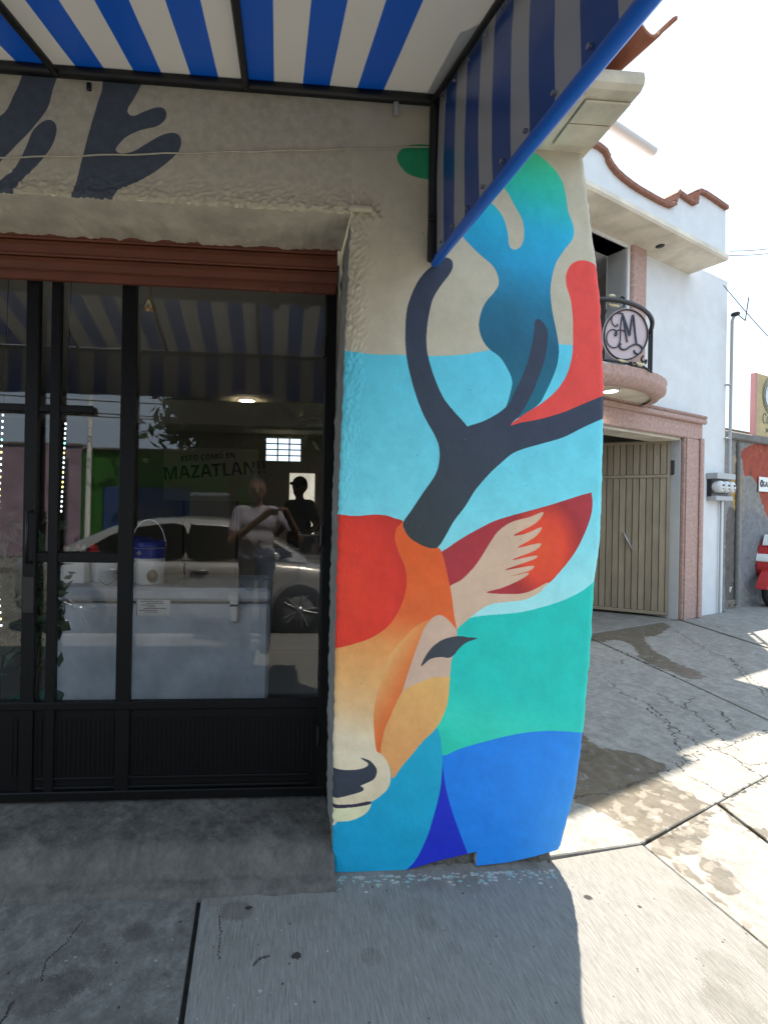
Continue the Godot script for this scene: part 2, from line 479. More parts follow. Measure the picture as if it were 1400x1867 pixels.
	# red leaf and antler
	mural.fill(on_wall([885, 958, 960, 900, 1040, 850, 1110, 790, 1160, 720, 1185, 640, 1195, 560, 1195, 450, 1185, 350, 1165, 280, 1161, 230, 1170, 195, 1190, 165, 1230, 148, 1280, 155, 1330, 185, 1420, 260, 1430, 830, 1250, 860, 1150, 895, 1040, 930, 940, 950], a5, k5), shade_of(216, 62, 54))
	mural.fade(on_wall([510, 170, 540, 140, 575, 134, 601, 148, 606, 180, 590, 215, 545, 275, 510, 335, 490, 410, 480, 480, 478, 560, 488, 630, 515, 720, 560, 820, 610, 885, 655, 935, 678, 962, 690, 958, 760, 935, 840, 890, 885, 845, 905, 800, 945, 720, 975, 640, 995, 560, 1005, 490, 1008, 452, 1025, 435, 1050, 450, 1070, 490, 1072, 540, 1055, 640, 1020, 740, 985, 820, 940, 900, 890, 955, 940, 944, 1040, 925, 1150, 892, 1250, 850, 1355, 808, 1440, 780, 1440, 900, 1355, 920, 1250, 965, 1150, 1015, 1050, 1045, 960, 1070, 900, 1095, 850, 1135, 790, 1190, 720, 1270, 670, 1350, 610, 1430, 570, 1500, 535, 1552, 500, 1560, 450, 1543, 395, 1508, 368, 1465, 365, 1430, 400, 1380, 460, 1290, 520, 1200, 540, 1130, 538, 1060, 515, 1000, 470, 920, 430, 820, 395, 700, 378, 600, 374, 490, 380, 400, 395, 340, 430, 260, 470, 205], a5, k5), spot(900, 700), spot(760, 985), [[0.0, shade_of(40, 50, 70)], [0.5, shade_of(44, 54, 66)], [1.0, shade_of(44, 52, 54)]])
	# overspray, scuffs and drips of filler
	rng.seed = 4
	for i in 260:
		var p := Vector2i(rng.randi_range(4, 1016), rng.randi_range(4, 2040))
		var c := mural.im.get_pixelv(p)
		mural.im.fill_rect(Rect2i(p, Vector2i(rng.randi_range(1, 3), rng.randi_range(1, 4))), c.lerp(Color(0.85, 0.85, 0.8) if rng.randf() < 0.6 else Color(0.25, 0.24, 0.22), rng.randf_range(0.15, 0.4)))

# ---------------------------------------------------------------- the shop
func curve_at(list: Array, y: float) -> float:                 # list of [y, x], rising y
	if y <= list[0][0]: return list[0][1]
	for i in list.size() - 1:
		if y <= list[i + 1][0]:
			return lerpf(list[i][1], list[i + 1][1], (y - list[i][0]) / (list[i + 1][0] - list[i][0]))
	return list[-1][1]
func sheet(nx: int, ny: int, at: Callable, uv2 = null, flip := false) -> ArrayMesh:
	var st := SurfaceTool.new()
	st.begin(Mesh.PRIMITIVE_TRIANGLES)
	st.set_smooth_group(0)
	for j in ny + 1:
		for i in nx + 1:
			var p: Vector3 = at.call(float(i) / nx, float(j) / ny)
			if uv2 is Callable: st.set_uv2(uv2.call(p))
			st.add_vertex(p)
	for j in ny:
		for i in nx:
			var a := j * (nx + 1) + i
			var q := [a, a + nx + 1, a + nx + 2, a, a + nx + 2, a + 1]
			if flip: q = [a, a + nx + 2, a + nx + 1, a, a + 1, a + nx + 2]
			for k in q: st.add_index(k)
	st.generate_normals()
	return st.commit()
var left_edge := []
var right_edge := []
var foot := []
var y_lintel := 0.0
var y_eave := 0.0
func relief(x: float, y: float) -> float:
	var xl := curve_at(left_edge, y)
	var rough := 0.0
	if y < y_lintel + 0.02: rough = clampf(1.0 - (x - xl) / 0.10, 0.0, 1.0) * clampf((y - 1.15) / 0.9, 0.12, 1.0)
	rough = maxf(rough, clampf(1.0 - (y - y_lintel) / 0.12, 0.0, 1.0) * (1.0 if x < xl + 0.12 else 0.0) * (1.0 if y > y_lintel - 0.02 else 0.0))
	rough = maxf(rough, clampf(1.0 - absf(x - 1.0) / 0.25, 0.0, 1.0) * clampf(1.0 - absf(y - 1.45) / 0.5, 0.0, 1.0) * 0.12)
	var d := nz.get_noise_2d(x * 60.0, y * 60.0) * 0.0006 + nz.get_noise_2d(x * 5.0, y * 5.0) * 0.003
	var lumps := nz2.get_noise_2d(x * 620.0, y * 620.0)
	return d + rough * (0.017 * maxf(lumps, -0.2) + 0.005 * nz2.get_noise_2d(x * 1100.0 + 40.0, y * 1100.0))
func add_rim(d: float) -> float:
	return -0.012 * exp(-d / 0.006)

func build_shop() -> void:
	nz.seed = 7
	nz.frequency = 1.0
	nz.fractal_octaves = 3
	nz2.seed = 12
	nz2.frequency = 0.08
	nz2.fractal_octaves = 3
	for p in [[607, 1605], [608, 1375], [612, 1177], [617, 940], [629, 640], [633, 540], [637, 470], [640, 400], [641, 372]]:
		var w := W(p[0], p[1])
		left_edge.append([w.y, w.x])
	for p in [[1010, 1572], [1024, 1545], [1050, 1450], [1066, 1330], [1078, 1200], [1086, 1060], [1095, 1000], [1100, 900], [1103, 760], [1103, 700], [1098, 560], [1090, 480], [1080, 410], [1072, 340], [1065, 280]]:
		var w := W(p[0], p[1])
		right_edge.append([w.y, w.x])
	for p in [[600, 1610], [735, 1593], [800, 1584], [850, 1568], [905, 1551], [907, 1577], [950, 1572], [980, 1562], [1012, 1548]]:
		var w := W(p[0], p[1])
		foot.append([w.x, maxf(w.y, 0.004)])
	y_lintel = W(400, 372).y
	y_eave = W(1065, 280).y
	var xl_top: float = left_edge[-1][1]
	for i in left_edge.size():
		if left_edge[i][0] > y_lintel - 0.01: left_edge[i][1] = xl_top
	var x_right: float = right_edge[-1][1]
	var y_top := 3.12
	var x_far := -2.6
	var shop := thing("shop_building", "cream plastered shop with a deer mural on its corner pillar and a glazed front", "shop")
	# pillar with the mural
	var pm := grained(mat("mural_paint", Color.WHITE, 0.66), noise_tex(51, 0.006, g2(0.91), g2(1.0), 8, 1024, FastNoiseLite.TYPE_SIMPLEX_SMOOTH, -1.0, 0.72), Vector3(1.1, 1.1, 1.1), noise_tex(52, 0.02, g2(0.0), g2(1.0), 6, 512, FastNoiseLite.TYPE_SIMPLEX_SMOOTH, -1.0, 0.7), 0.10)
	printed(pm, mural.im)
	var pillar_at := func(s, t):
		var xb: float = lerpf(curve_at(left_edge, 0.0), curve_at(right_edge, 0.0), s)
		var y: float = lerpf(curve_at(foot, xb), 3.10, t)
		var xl := curve_at(left_edge, y) + (nz2.get_noise_2d(y * 260.0, 3.0) * 0.005 if y < y_lintel else 0.0)
		var xr := curve_at(right_edge, y) + nz2.get_noise_2d(y * 200.0, 9.0) * 0.004
		var x := lerpf(xl, xr, pow(s, 1.5))
		var z := relief(x, y) + add_rim(xr - x)
		if y < y_lintel: z += add_rim(x - xl)
		return Vector3(x, y, z)
	var uv_of := func(p): return mural.uv(Vector2(p.x, p.y))
	var pil := wpart(shop, "pillar", sheet(140, 420, pillar_at, uv_of), pm)
	tag(pil, "corner pillar painted with a red and orange deer under a dark antler")
	var end_at := func(s, t):
		var a: Vector3 = pillar_at.call(1.0, t)
		return Vector3(a.x + 0.004 * nz.get_noise_2d(t * 30.0, s * 9.0), a.y, lerpf(a.z, -0.9, s))
	wpart(shop, "wall_end", sheet(12, 120, end_at), M.cream)
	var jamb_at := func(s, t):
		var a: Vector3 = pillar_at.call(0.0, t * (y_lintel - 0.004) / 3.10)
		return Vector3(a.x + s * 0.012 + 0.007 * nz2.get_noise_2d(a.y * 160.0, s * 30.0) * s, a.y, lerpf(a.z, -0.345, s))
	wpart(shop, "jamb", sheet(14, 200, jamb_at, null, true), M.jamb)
	# wall above the opening, with its painted letters
	var keep := mural
	mural = Canvas.new(1024, 512, Vector2(-1.3, y_lintel - 0.03), Vector2(xl_top, 3.12), lin(0.58, 0.53, 0.40))
	var slate := shade_of(54, 60, 68, 0.46)
	mural.fill(on_wall([372, 330, 400, 225, 560, 215, 515, 312, 490, 360, 468, 395, 470, 415, 490, 422, 530, 405, 570, 392, 597, 395, 608, 415, 600, 440, 570, 460, 510, 475, 460, 500, 428, 535, 425, 550, 445, 560, 490, 550, 540, 520, 590, 492, 630, 484, 655, 495, 661, 525, 645, 560, 590, 610, 510, 660, 440, 690, 410, 715, 385, 735, 258, 737, 280, 660, 305, 560, 335, 450, 362, 360], Vector2.ZERO, 2.0), slate)
	mural.fill(on_wall([60, 330, 110, 240, 220, 230, 195, 320, 178, 385, 150, 430, 110, 480, 60, 530, 20, 570, -40, 620, -40, 440, 0, 425, 30, 395], Vector2.ZERO, 2.0), slate)
	mural.fill(on_wall([-40, 675, 0, 655, 40, 630, 70, 590, 95, 540, 120, 480, 155, 445, 185, 437, 205, 455, 205, 490, 185, 540, 140, 600, 80, 660, 30, 710, -40, 770], Vector2.ZERO, 2.0), slate)
	var lettered := mural
	var lm := grained(mat("lettered_wall", Color.WHITE, 0.85), M.fine, Vector3(1.3, 1.3, 1.3), M.bump, 0.12)
	printed(lm, mural.im)
	mural = keep
	var lintel_at := func(s, t):
		var x: float = lerpf(x_far, xl_top, s)
		var yb := y_lintel + nz2.get_noise_2d(x * 190.0, 60.0) * 0.004
		var y: float = lerpf(yb, 3.10, t * t * 0.5 + t * 0.5)
		return Vector3(x, y, relief(x, y) + add_rim(y - yb))
	wpart(shop, "wall", sheet(330, 70, lintel_at, func(p): return lettered.uv(Vector2(p.x, p.y))), lm)
	var soffit_at := func(s, t):
		var a: Vector3 = lintel_at.call(s, 0.0)
		return Vector3(a.x, a.y + t * (0.010 * nz2.get_noise_2d(a.x * 150.0, t * 24.0) + 0.004 * nz2.get_noise_2d(a.x * 500.0, t * 80.0)), lerpf(a.z, -0.30, t))
	wpart(shop, "lintel_underside", sheet(300, 16, soffit_at, null, true), M.eave)
	wpart(shop, "loose_plaster", box_at(Vector3(xl_top + 0.035, y_lintel + 0.008, 0.012), Vector3(0.10, 0.026, 0.022), 0.008), M.cream)
	# thin cable pinned along the wall
	var cable := []
	for i in 30:
		var p := W(-60 + i * 30, 289 - i * 0.75, 0.008)
		cable.append(p + Vector3(0, 0.002 * sin(i * 1.7), 0))
	wpart(shop, "cable", tube(cable, 0.0028, 6), M.cream)
	# plinth behind the broken foot of the pillar
	var pl := func(s, t):
		var x: float = lerpf(0.262, 1.135, s)
		return Vector3(x, lerpf(-0.01, 0.14, t), -0.020 + 0.014 * nz2.get_noise_2d(x * 240.0, t * 40.0))
	wpart(shop, "plinth", sheet(70, 10, pl), M.mortar)
	var under := func(s, t):
		var a: Vector3 = pillar_at.call(s, 0.0)
		return Vector3(a.x, a.y - 0.002 * t, lerpf(a.z, -0.06, t))
	wpart(shop, "plaster_edge", sheet(140, 3, under, null, true), M.cream)
	var fillet := func(s, t):
		var x: float = lerpf(0.262, 1.12, s)
		var h: float = 0.010 + 0.012 * maxf(0.0, nz2.get_noise_1d(x * 160.0))
		return Vector3(x, h * (1.0 - t) * (1.0 - t) - 0.001 + 0.002 * nz2.get_noise_2d(x * 500.0, t * 60.0), -0.02 + t * (0.045 + 0.02 * nz2.get_noise_1d(x * 120.0 + 50.0)))
	wpart(shop, "mortar_fillet", sheet(160, 6, fillet, null, true), M.dull_plaster)
	# eave slab, rounded at its front edge, jointed below, with roof tiles on top
	var out := 0.31
	var prof := PackedVector2Array()
	for q in [[-0.9, 0.0], [out - 0.02, 0.0], [out - 0.004, 0.012], [out, 0.03], [out - 0.006, 0.055], [out - 0.03, 0.075], [-0.9, 0.085]]: prof.append(Vector2(q[0], q[1]))
	var slab := extrude(prof, 0.0, x_right + 0.012 - 0.64)
	part(shop, "eave_slab", slab, M.eave, Vector3(x_right + 0.012, y_eave + 0.002, 0), ALONG_X)
	for q in [[0.095, 0.0], [0.20, 0.012]]:
		wpart(shop, "eave_board", box_at(Vector3(x_right - 0.075, y_eave - 0.004, 0.0 + q[0]), Vector3(0.168, 0.008, 0.10), 0.003), M.eave)
	wpart(shop, "eave_board", box_at(Vector3(x_right - 0.29, y_eave - 0.003, 0.14), Vector3(0.25, 0.006, 0.26), 0.003), M.eave)
	for k in 3:
		var st := new_st(0)
		var w := 0.24
		for a in 16:
			var t0 := float(a) / 16
			var t1 := float(a + 1) / 16
			var h := func(t): return 0.035 * sin((t * 1.5 - 0.25) * TAU)
			for lay in [0.0, 0.014]:
				var y0: float = h.call(t0) + lay
				var y1: float = h.call(t1) + lay
				add_quad(st, Vector3(t0 * w, y0, 0), Vector3(t1 * w, y1, 0), Vector3(t1 * w, y1 + 0.12, -0.45), Vector3(t0 * w, y0 + 0.12, -0.45), Vector3(0, -1.0 if lay == 0.0 else 1.0, 0.1))
			add_quad(st, Vector3(t0 * w, h.call(t0), 0), Vector3(t1 * w, h.call(t1), 0), Vector3(t1 * w, h.call(t1) + 0.014, 0), Vector3(t0 * w, h.call(t0) + 0.014, 0), Vector3(0, 0, 1))
		part(shop, "roof_tile", done(st), M.terracotta, Vector3(x_right - 0.18 - k * 0.232, y_eave + 0.125, out + 0.075))
	# roof, back part and rooms
	wpart(shop, "roof", box_at(Vector3(-2.2, 3.07, -3.45), Vector3(6.8, 0.22, 5.0), 0.01), M.eave)
	wpart(shop, "party_wall", box_at(Vector3(1.06, 1.475, -3.65), Vector3(0.22, 2.95, 5.5), 0.01), M.cream)
	build_front(shop)
	build_room(shop)

func box_at(c: Vector3, size: Vector3, bev := 0.004) -> ArrayMesh:
	var st := SurfaceTool.new()
	st.append_from(cbox(size, bev), 0, Transform3D(Basis(), c))
	return st.commit()

func build_front(shop: Node3D) -> void:
	# rolling shutter, mostly rolled up
	var sh := Node3D.new()
	sh.name = "rolling_shutter"
	shop.add_child(sh)
	tag(sh, "rust red rolling shutter rolled up under the lintel")
	var y0 := W(400, 424, -0.29).y
	var y1 := W(400, 523, -0.29).y
	var n := 3
	var hgt := (y0 - y1) / (n + 0.35)
	for k in n:
		var prof := PackedVector2Array()
		for q in [[0.0, 0.0], [0.012, 0.006], [0.014, 0.10], [0.006, 0.16], [0.012, 0.24], [0.016, 0.6], [0.012, 0.88], [0.004, 0.97], [0.0, 1.0], [-0.006, 1.0], [-0.006, 0.0]]: prof.append(Vector2(q[0], q[1] * hgt))
		part(sh, "slat", extrude(prof, 0.0, 2.9), M.shutter, Vector3(0.262, y0 - (k + 1) * hgt, -0.30), ALONG_X)
	wpart(sh, "bottom_bar", box_at(Vector3(-1.17, y1 + 0.012, -0.296), Vector3(2.86, 0.036, 0.03), 0.006), M.shutter)
	for u in [500, 560]: wpart(sh, "latch", box_at(W(u, 528, -0.27), Vector3(0.05, 0.02, 0.02), 0.003), M.shutter)
	# frame of flat iron, glass behind it
	var fr := Node3D.new()
	fr.name = "storefront_frame"
	shop.add_child(fr)
	var zf := -0.335
	var yk := W(330, 1283, zf).y
	var yb := STEP_Y + 0.012
	for q in [[58, 0.055], [100, 0.04], [232, 0.062], [-90, 0.055]]:
		var x := W(q[0], 900, zf).x
		wpart(fr, "bar", box_at(Vector3(x, (2.46 + yb) * 0.5, zf), Vector3(q[1], 2.46 - yb, 0.034), 0.004), M.door_black)
	wpart(fr, "rail", box_at(Vector3(-0.59, yk, zf + 0.002), Vector3(1.70, 0.034, 0.038), 0.004), M.door_black)
	wpart(fr, "rail", box_at(Vector3((W(58, 900, zf).x + W(232, 900, zf).x) * 0.5, W(140, 1016, zf).y, zf - 0.004), Vector3(W(232, 900, zf).x - W(58, 900, zf).x, 0.045, 0.026), 0.004), M.door_black)
	wpart(fr, "rail", box_at(Vector3(-1.25, W(60, 744, zf).y, zf - 0.004), Vector3(0.9, 0.034, 0.026), 0.004), M.door_black)
	wpart(fr, "rail", box_at(Vector3(-0.87, yb + 0.02, zf + 0.003), Vector3(2.26, 0.04, 0.04), 0.004), M.door_black)
	wpart(fr, "bar", box_at(Vector3(0.242, (2.46 + yb) * 0.5, zf + 0.001), Vector3(0.05, 2.46 - yb, 0.036), 0.004), M.door_black)
	var px := W(58, 900, zf).x
	wpart(fr, "lock_case", box_at(Vector3(px + 0.004, 1.02, zf + 0.021), Vector3(0.045, 0.16, 0.012), 0.003), M.black_iron)
	wpart(fr, "door_pull", tube([Vector3(px + 0.01, 1.16, zf + 0.018), Vector3(px + 0.01, 1.16, zf + 0.055), Vector3(px + 0.01, 1.38, zf + 0.055), Vector3(px + 0.01, 1.38, zf + 0.018)], 0.008, 8), M.black_iron)
	for y in [0.35, 1.25, 2.1]: wpart(fr, "hinge", tube([Vector3(0.214, y, zf + 0.021), Vector3(0.214, y + 0.09, zf + 0.021)], 0.009, 8), M.black_iron)
	var edges := [-1.98, W(58, 900, zf).x, W(232, 900, zf).x, 0.26]
	for i in 3:
		var w: float = edges[i + 1] - edges[i]
		wpart(fr, "window_pane", box_at(Vector3((edges[i + 1] + edges[i]) * 0.5, (2.46 + yk) * 0.5, ZG), Vector3(w - 0.006, 2.46 - yk, 0.005), 0.0005), M.window_glass)
	# ribbed kick panel
	var kp := wpart(shop, "kick_panel", box_at(Vector3(-0.87, (yk + yb) * 0.5, zf - 0.004), Vector3(2.22, yk - yb, 0.012), 0.002), M.door_black)
	var rib := cbox(Vector3(0.011, (yk - yb) * 0.60, 0.005), 0.0018)
	for k in 66:
		var x := 0.19 - k * 0.0205
		if x > -1.14: part(kp, "rib", rib, M.door_black, Vector3(x, yb + (yk - yb) * 0.56, zf + 0.0035))
	part(kp, "panel_frame", cbox(Vector3(1.2, 0.012, 0.012), 0.003), M.door_black, Vector3(-0.42, yb + (yk - yb) * 0.22, zf + 0.006))
	part(kp, "panel_frame", cbox(Vector3(1.2, 0.012, 0.012), 0.003), M.door_black, Vector3(-0.42, yb + 0.05, zf + 0.006))
	# threshold: worn concrete, sloping to the pavement
	var st_at := func(s, t):
		var x: float = lerpf(-2.4, 0.254, s)
		var prof := [[0.0, -0.42, STEP_Y], [0.42, -0.10, STEP_Y - 0.002], [0.52, -0.045, STEP_Y - 0.006], [0.58, -0.018, STEP_Y - 0.020], [0.80, 0.040, 0.030], [0.86, 0.065, 0.026], [0.95, 0.090, 0.018], [1.0, 0.100, -0.012]]
		var y := 0.0
		var z := 0.0
		for i in prof.size() - 1:
			if t <= prof[i + 1][0] + 1e-6:
				var f: float = (t - prof[i][0]) / (prof[i + 1][0] - prof[i][0])
				z = lerpf(prof[i][1], prof[i + 1][1], f)
				y = lerpf(prof[i][2], prof[i + 1][2], f)
				break
		var wob := nz.get_noise_2d(x * 5.0, 3.0) * 0.012
		return Vector3(x, y + nz.get_noise_2d(x * 18.0, z * 18.0) * 0.004 + nz2.get_noise_2d(x * 300.0, z * 300.0) * 0.003, z + wob * t)
	wpart(shop, "threshold", sheet(180, 34, st_at, null, true), M.step_concrete)

func build_room(shop: Node3D) -> void:
	var zb := -6.2
	var room := Node3D.new()
	room.name = "shop_room"
	shop.add_child(room)
	wpart(room, "floor", box_at(Vector3(-2.0, STEP_Y - 0.05, -3.3), Vector3(5.9, 0.09, 5.8), 0.002), M.inside_floor)
	wpart(room, "ceiling", box_at(Vector3(-2.0, 2.70, -3.33), Vector3(5.9, 0.10, 5.9), 0.002), M.inside_ceiling)
	wpart(room, "side_wall", box_at(Vector3(0.90, 1.4, -3.5), Vector3(0.08, 2.6, 5.4), 0.002), M.inside_wall)
	wpart(room, "side_wall", box_at(Vector3(-5.0, 1.4, -3.3), Vector3(0.1, 2.8, 5.9), 0.002), M.inside_wall)
	wpart(room, "front_return", box_at(Vector3(0.58, 1.4, -0.62), Vector3(0.60, 2.8, 0.5), 0.002), M.inside_wall)
	wpart(room, "front_wall", box_at(Vector3(-3.6, 1.4, -0.45), Vector3(2.9, 3.4, 0.12), 0.002), M.inside_wall)
	wpart(room, "bulkhead", box_at(Vector3(-1.2, 2.72, -0.42), Vector3(3.4, 0.36, 0.10), 0.002), M.inside_wall)
	wpart(room, "ceiling_beam", box_at(Vector3(-2.0, 2.47, -3.7), Vector3(5.9, 0.26, 0.22), 0.004), M.inside_ceiling)
	# back wall with a doorway and a barred window to a sunny yard
	var d0 := W(528, 862, zb)
	var d1 := W(572, 1010, zb)
	var w0 := W(486, 798, zb)
	var w1 := W(548, 842, zb)
	var m := new_st(-1)
	for b in [[-5.0, 0.9, w0.y, 2.72], [-5.0, w0.x, 0.1, w0.y], [w0.x, w1.x, d0.y, w1.y], [w1.x, 0.9, d0.y, w0.y], [w0.x, d0.x, 0.1, d0.y], [d1.x, 0.9, 0.1, d0.y]]:
		m.append_from(cbox(Vector3(b[1] - b[0], b[3] - b[2], 0.14), 0.001), 0, Transform3D(Basis(), Vector3((b[0] + b[1]) * 0.5, (b[2] + b[3]) * 0.5, zb)))
	wpart(room, "back_wall", m.commit(), M.inside_wall)
	for k in 2: wpart(room, "window_bar", box_at(Vector3(lerpf(w0.x, w1.x, 0.33 + 0.34 * k), (w0.y + w1.y) * 0.5, zb), Vector3(0.022, w0.y - w1.y, 0.02), 0.002), M.door_black)
	for k in 3: wpart(room, "window_bar", box_at(Vector3((w0.x + w1.x) * 0.5, lerpf(w0.y, w1.y, 0.25 + 0.25 * k), zb + 0.003), Vector3(w1.x - w0.x, 0.018, 0.02), 0.002), M.door_black)
	wpart(room, "yard_wall", box_at(Vector3(-1.0, 1.1, -8.3), Vector3(6.0, 2.4, 0.15), 0.004), M.house_cream)
	wpart(room, "yard_floor", box_at(Vector3(-1.0, 0.02, -7.3), Vector3(6.0, 0.06, 2.0), 0.004), M.far_concrete)

# awning fixed to the wall
func build_awning() -> void:
	var x_side := W(790, 475).x
	var y_hi := W(790, 186).y
	var y_lo := W(790, 478).y
	var reach := 1.22
	var fall := 0.34
	var x_far := -2.4
	var aw := thing("awning", "blue and white striped awning over the shop front", "awning", Vector3(x_side, y_lo, 0.0))
	var stripes := Image.create(2048, 4, false, Image.FORMAT_RGB8)
	var white := lin(0.54, 0.51, 0.46)
	var blue := lin(0.003, 0.075, 0.40)
	stripes.fill(white)
	var x0 := -2.6
	var per: float = (W(745, 150).x - W(145, 150).x) / 6.0
	var first := W(145, 150).x
	for k in range(-12, 6):
		var a: float = (first + k * per - x0) / 3.4 * 2048.0
		stripes.fill_rect(Rect2i(roundi(a), 0, roundi(per * 0.485 / 3.4 * 2048.0), 4), blue)
	var fab := mat("awning_vinyl", Color.WHITE, 0.42)
	fab.albedo_texture = ImageTexture.create_from_image(stripes)
	fab.backlight_enabled = true
	fab.backlight = Color(0.36, 0.36, 0.36)
	fab.uv1_scale = Vector3(1.0 / 3.4, 1, 1)
	fab.uv1_offset = Vector3(-x0 / 3.4, 0, 0)
	var st := SurfaceTool.new()
	st.begin(Mesh.PRIMITIVE_TRIANGLES)
	st.set_smooth_group(0)
	var nx := 120
	var ny := 14
	for j in ny + 1:
		for i in nx + 1:
			var x := lerpf(x_far, x_side, float(i) / nx)
			var z := lerpf(0.01, reach, float(j) / ny)
			st.set_uv(Vector2(x, 0.5))
			st.add_vertex(Vector3(x, y_hi + 0.012 - fall * z - 0.012 * sin(PI * float(j) / ny) + 0.002 * nz.get_noise_2d(x * 4.0, z * 4.0), z))
	for j in ny:
		for i in nx:
			var a := j * (nx + 1) + i
			for k in [a, a + 1, a + nx + 2, a, a + nx + 2, a + nx + 1]: st.add_index(k)
	st.generate_normals()
	tag(wpart(aw, "canopy_fabric", st.commit(), fab), "blue and white striped canopy sheet")
	# front valance
	var y_f := y_hi - fall * reach
	var y_fl := y_lo - 0.13
	st = SurfaceTool.new()
	st.begin(Mesh.PRIMITIVE_TRIANGLES)
	st.set_smooth_group(0)
	for i in nx + 1:
		var x := lerpf(x_far, x_side, float(i) / nx)
		for y in [y_f, y_fl]:
			st.set_uv(Vector2(x, 0.5))
			st.add_vertex(Vector3(x, y, reach + (0.012 * sin(x * 21.0) if y == y_fl else 0.0)))
	for i in nx:
		for k in [i * 2, i * 2 + 2, i * 2 + 1, i * 2 + 1, i * 2 + 2, i * 2 + 3]: st.add_index(k)
	st.generate_normals()
	wpart(aw, "valance", st.commit(), fab)
	# side sheet with upright stripes
	var sf := mat("awning_side_vinyl", Color.WHITE, 0.28)
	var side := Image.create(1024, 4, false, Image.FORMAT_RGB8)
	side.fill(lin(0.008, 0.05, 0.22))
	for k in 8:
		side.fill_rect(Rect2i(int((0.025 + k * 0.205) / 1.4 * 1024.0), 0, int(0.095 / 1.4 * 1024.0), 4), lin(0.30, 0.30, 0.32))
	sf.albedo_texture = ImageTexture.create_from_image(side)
	sf.uv1_scale = Vector3(1.0 / 1.4, 1, 1)
	sf.backlight_enabled = true
	sf.backlight = Color(0.20, 0.20, 0.20)
	st = SurfaceTool.new()
	st.begin(Mesh.PRIMITIVE_TRIANGLES)
	st.set_smooth_group(0)
	for i in 31:
		var z := lerpf(0.012, reach, i / 30.0)
		for k in 7:
			st.set_uv(Vector2(z, 0.5))
			st.add_vertex(Vector3(x_side - 0.006 * sin(PI * k / 6.0) + 0.003 * nz.get_noise_2d(z * 6.0, k * 0.4), lerpf(y_hi - fall * z, y_lo - 0.13 * z / reach, k / 6.0), z))
	for i in 30:
		for k in 6:
			var a := i * 7 + k
			for q in [a, a + 8, a + 7, a, a + 1, a + 8]: st.add_index(q)
	st.generate_normals()
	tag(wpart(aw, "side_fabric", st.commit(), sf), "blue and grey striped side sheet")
	var trim := mat("awning_trim_vinyl", lin(0.010, 0.12, 0.55), 0.35)
	var edge := []
	for i in 14:
		var z := lerpf(0.0, reach, i / 13.0)
		edge.append(Vector3(x_side + 0.006, y_lo - 0.13 * z / reach, z))
	wpart(aw, "edge_trim", tube(edge, 0.0185, 10), trim)
	for i in 9:
		var z := 0.10 + i * 0.125
		wpart(aw, "screw", tube([Vector3(x_side - 0.012, y_lo + 0.035 - 0.13 * z / reach, z), Vector3(x_side - 0.004, y_lo + 0.035 - 0.13 * z / reach, z)], 0.006, 8), M.steel)
		wpart(aw, "screw", tube([Vector3(x_side - 0.014, y_hi - 0.035 - fall * z, z), Vector3(x_side - 0.004, y_hi - 0.035 - fall * z, z)], 0.005, 8), M.steel)
	# black frame
	var bar := func(a, b, w): wpart(aw, "frame_bar", tube([a, b], w, 6), M.black_iron)
	bar.call(Vector3(x_far, y_hi - 0.012, 0.024), Vector3(x_side, y_hi - 0.012, 0.024), 0.021)
	bar.call(Vector3(x_side - 0.012, y_hi - 0.01, 0.026), Vector3(x_side - 0.012, y_lo - 0.006, 0.026), 0.021)
	bar.call(Vector3(x_far, y_f - 0.012, reach - 0.016), Vector3(x_side, y_f - 0.012, reach - 0.016), 0.016)
	for u in [450, 108, -230]:
		var x := W(u, 150).x
		bar.call(Vector3(x, y_hi - 0.022, 0.03), Vector3(x, y_hi - 0.022 - fall * reach, reach - 0.02), 0.014)
	bar.call(Vector3(x_side - 0.022, y_hi - 0.022, 0.03), Vector3(x_side - 0.022, y_f - 0.022, reach - 0.02), 0.012)
	wpart(aw, "bracket", box_at(W(722, 198, 0.02), Vector3(0.02, 0.055, 0.012), 0.003), M.galvanised)
	wpart(aw, "bracket", box_at(W(163, 158, 0.03), Vector3(0.018, 0.03, 0.012), 0.003), M.black_iron)
	wpart(aw, "bolt", box_at(W(786, 395, 0.045), Vector3(0.022, 0.03, 0.016), 0.004), M.black_iron)

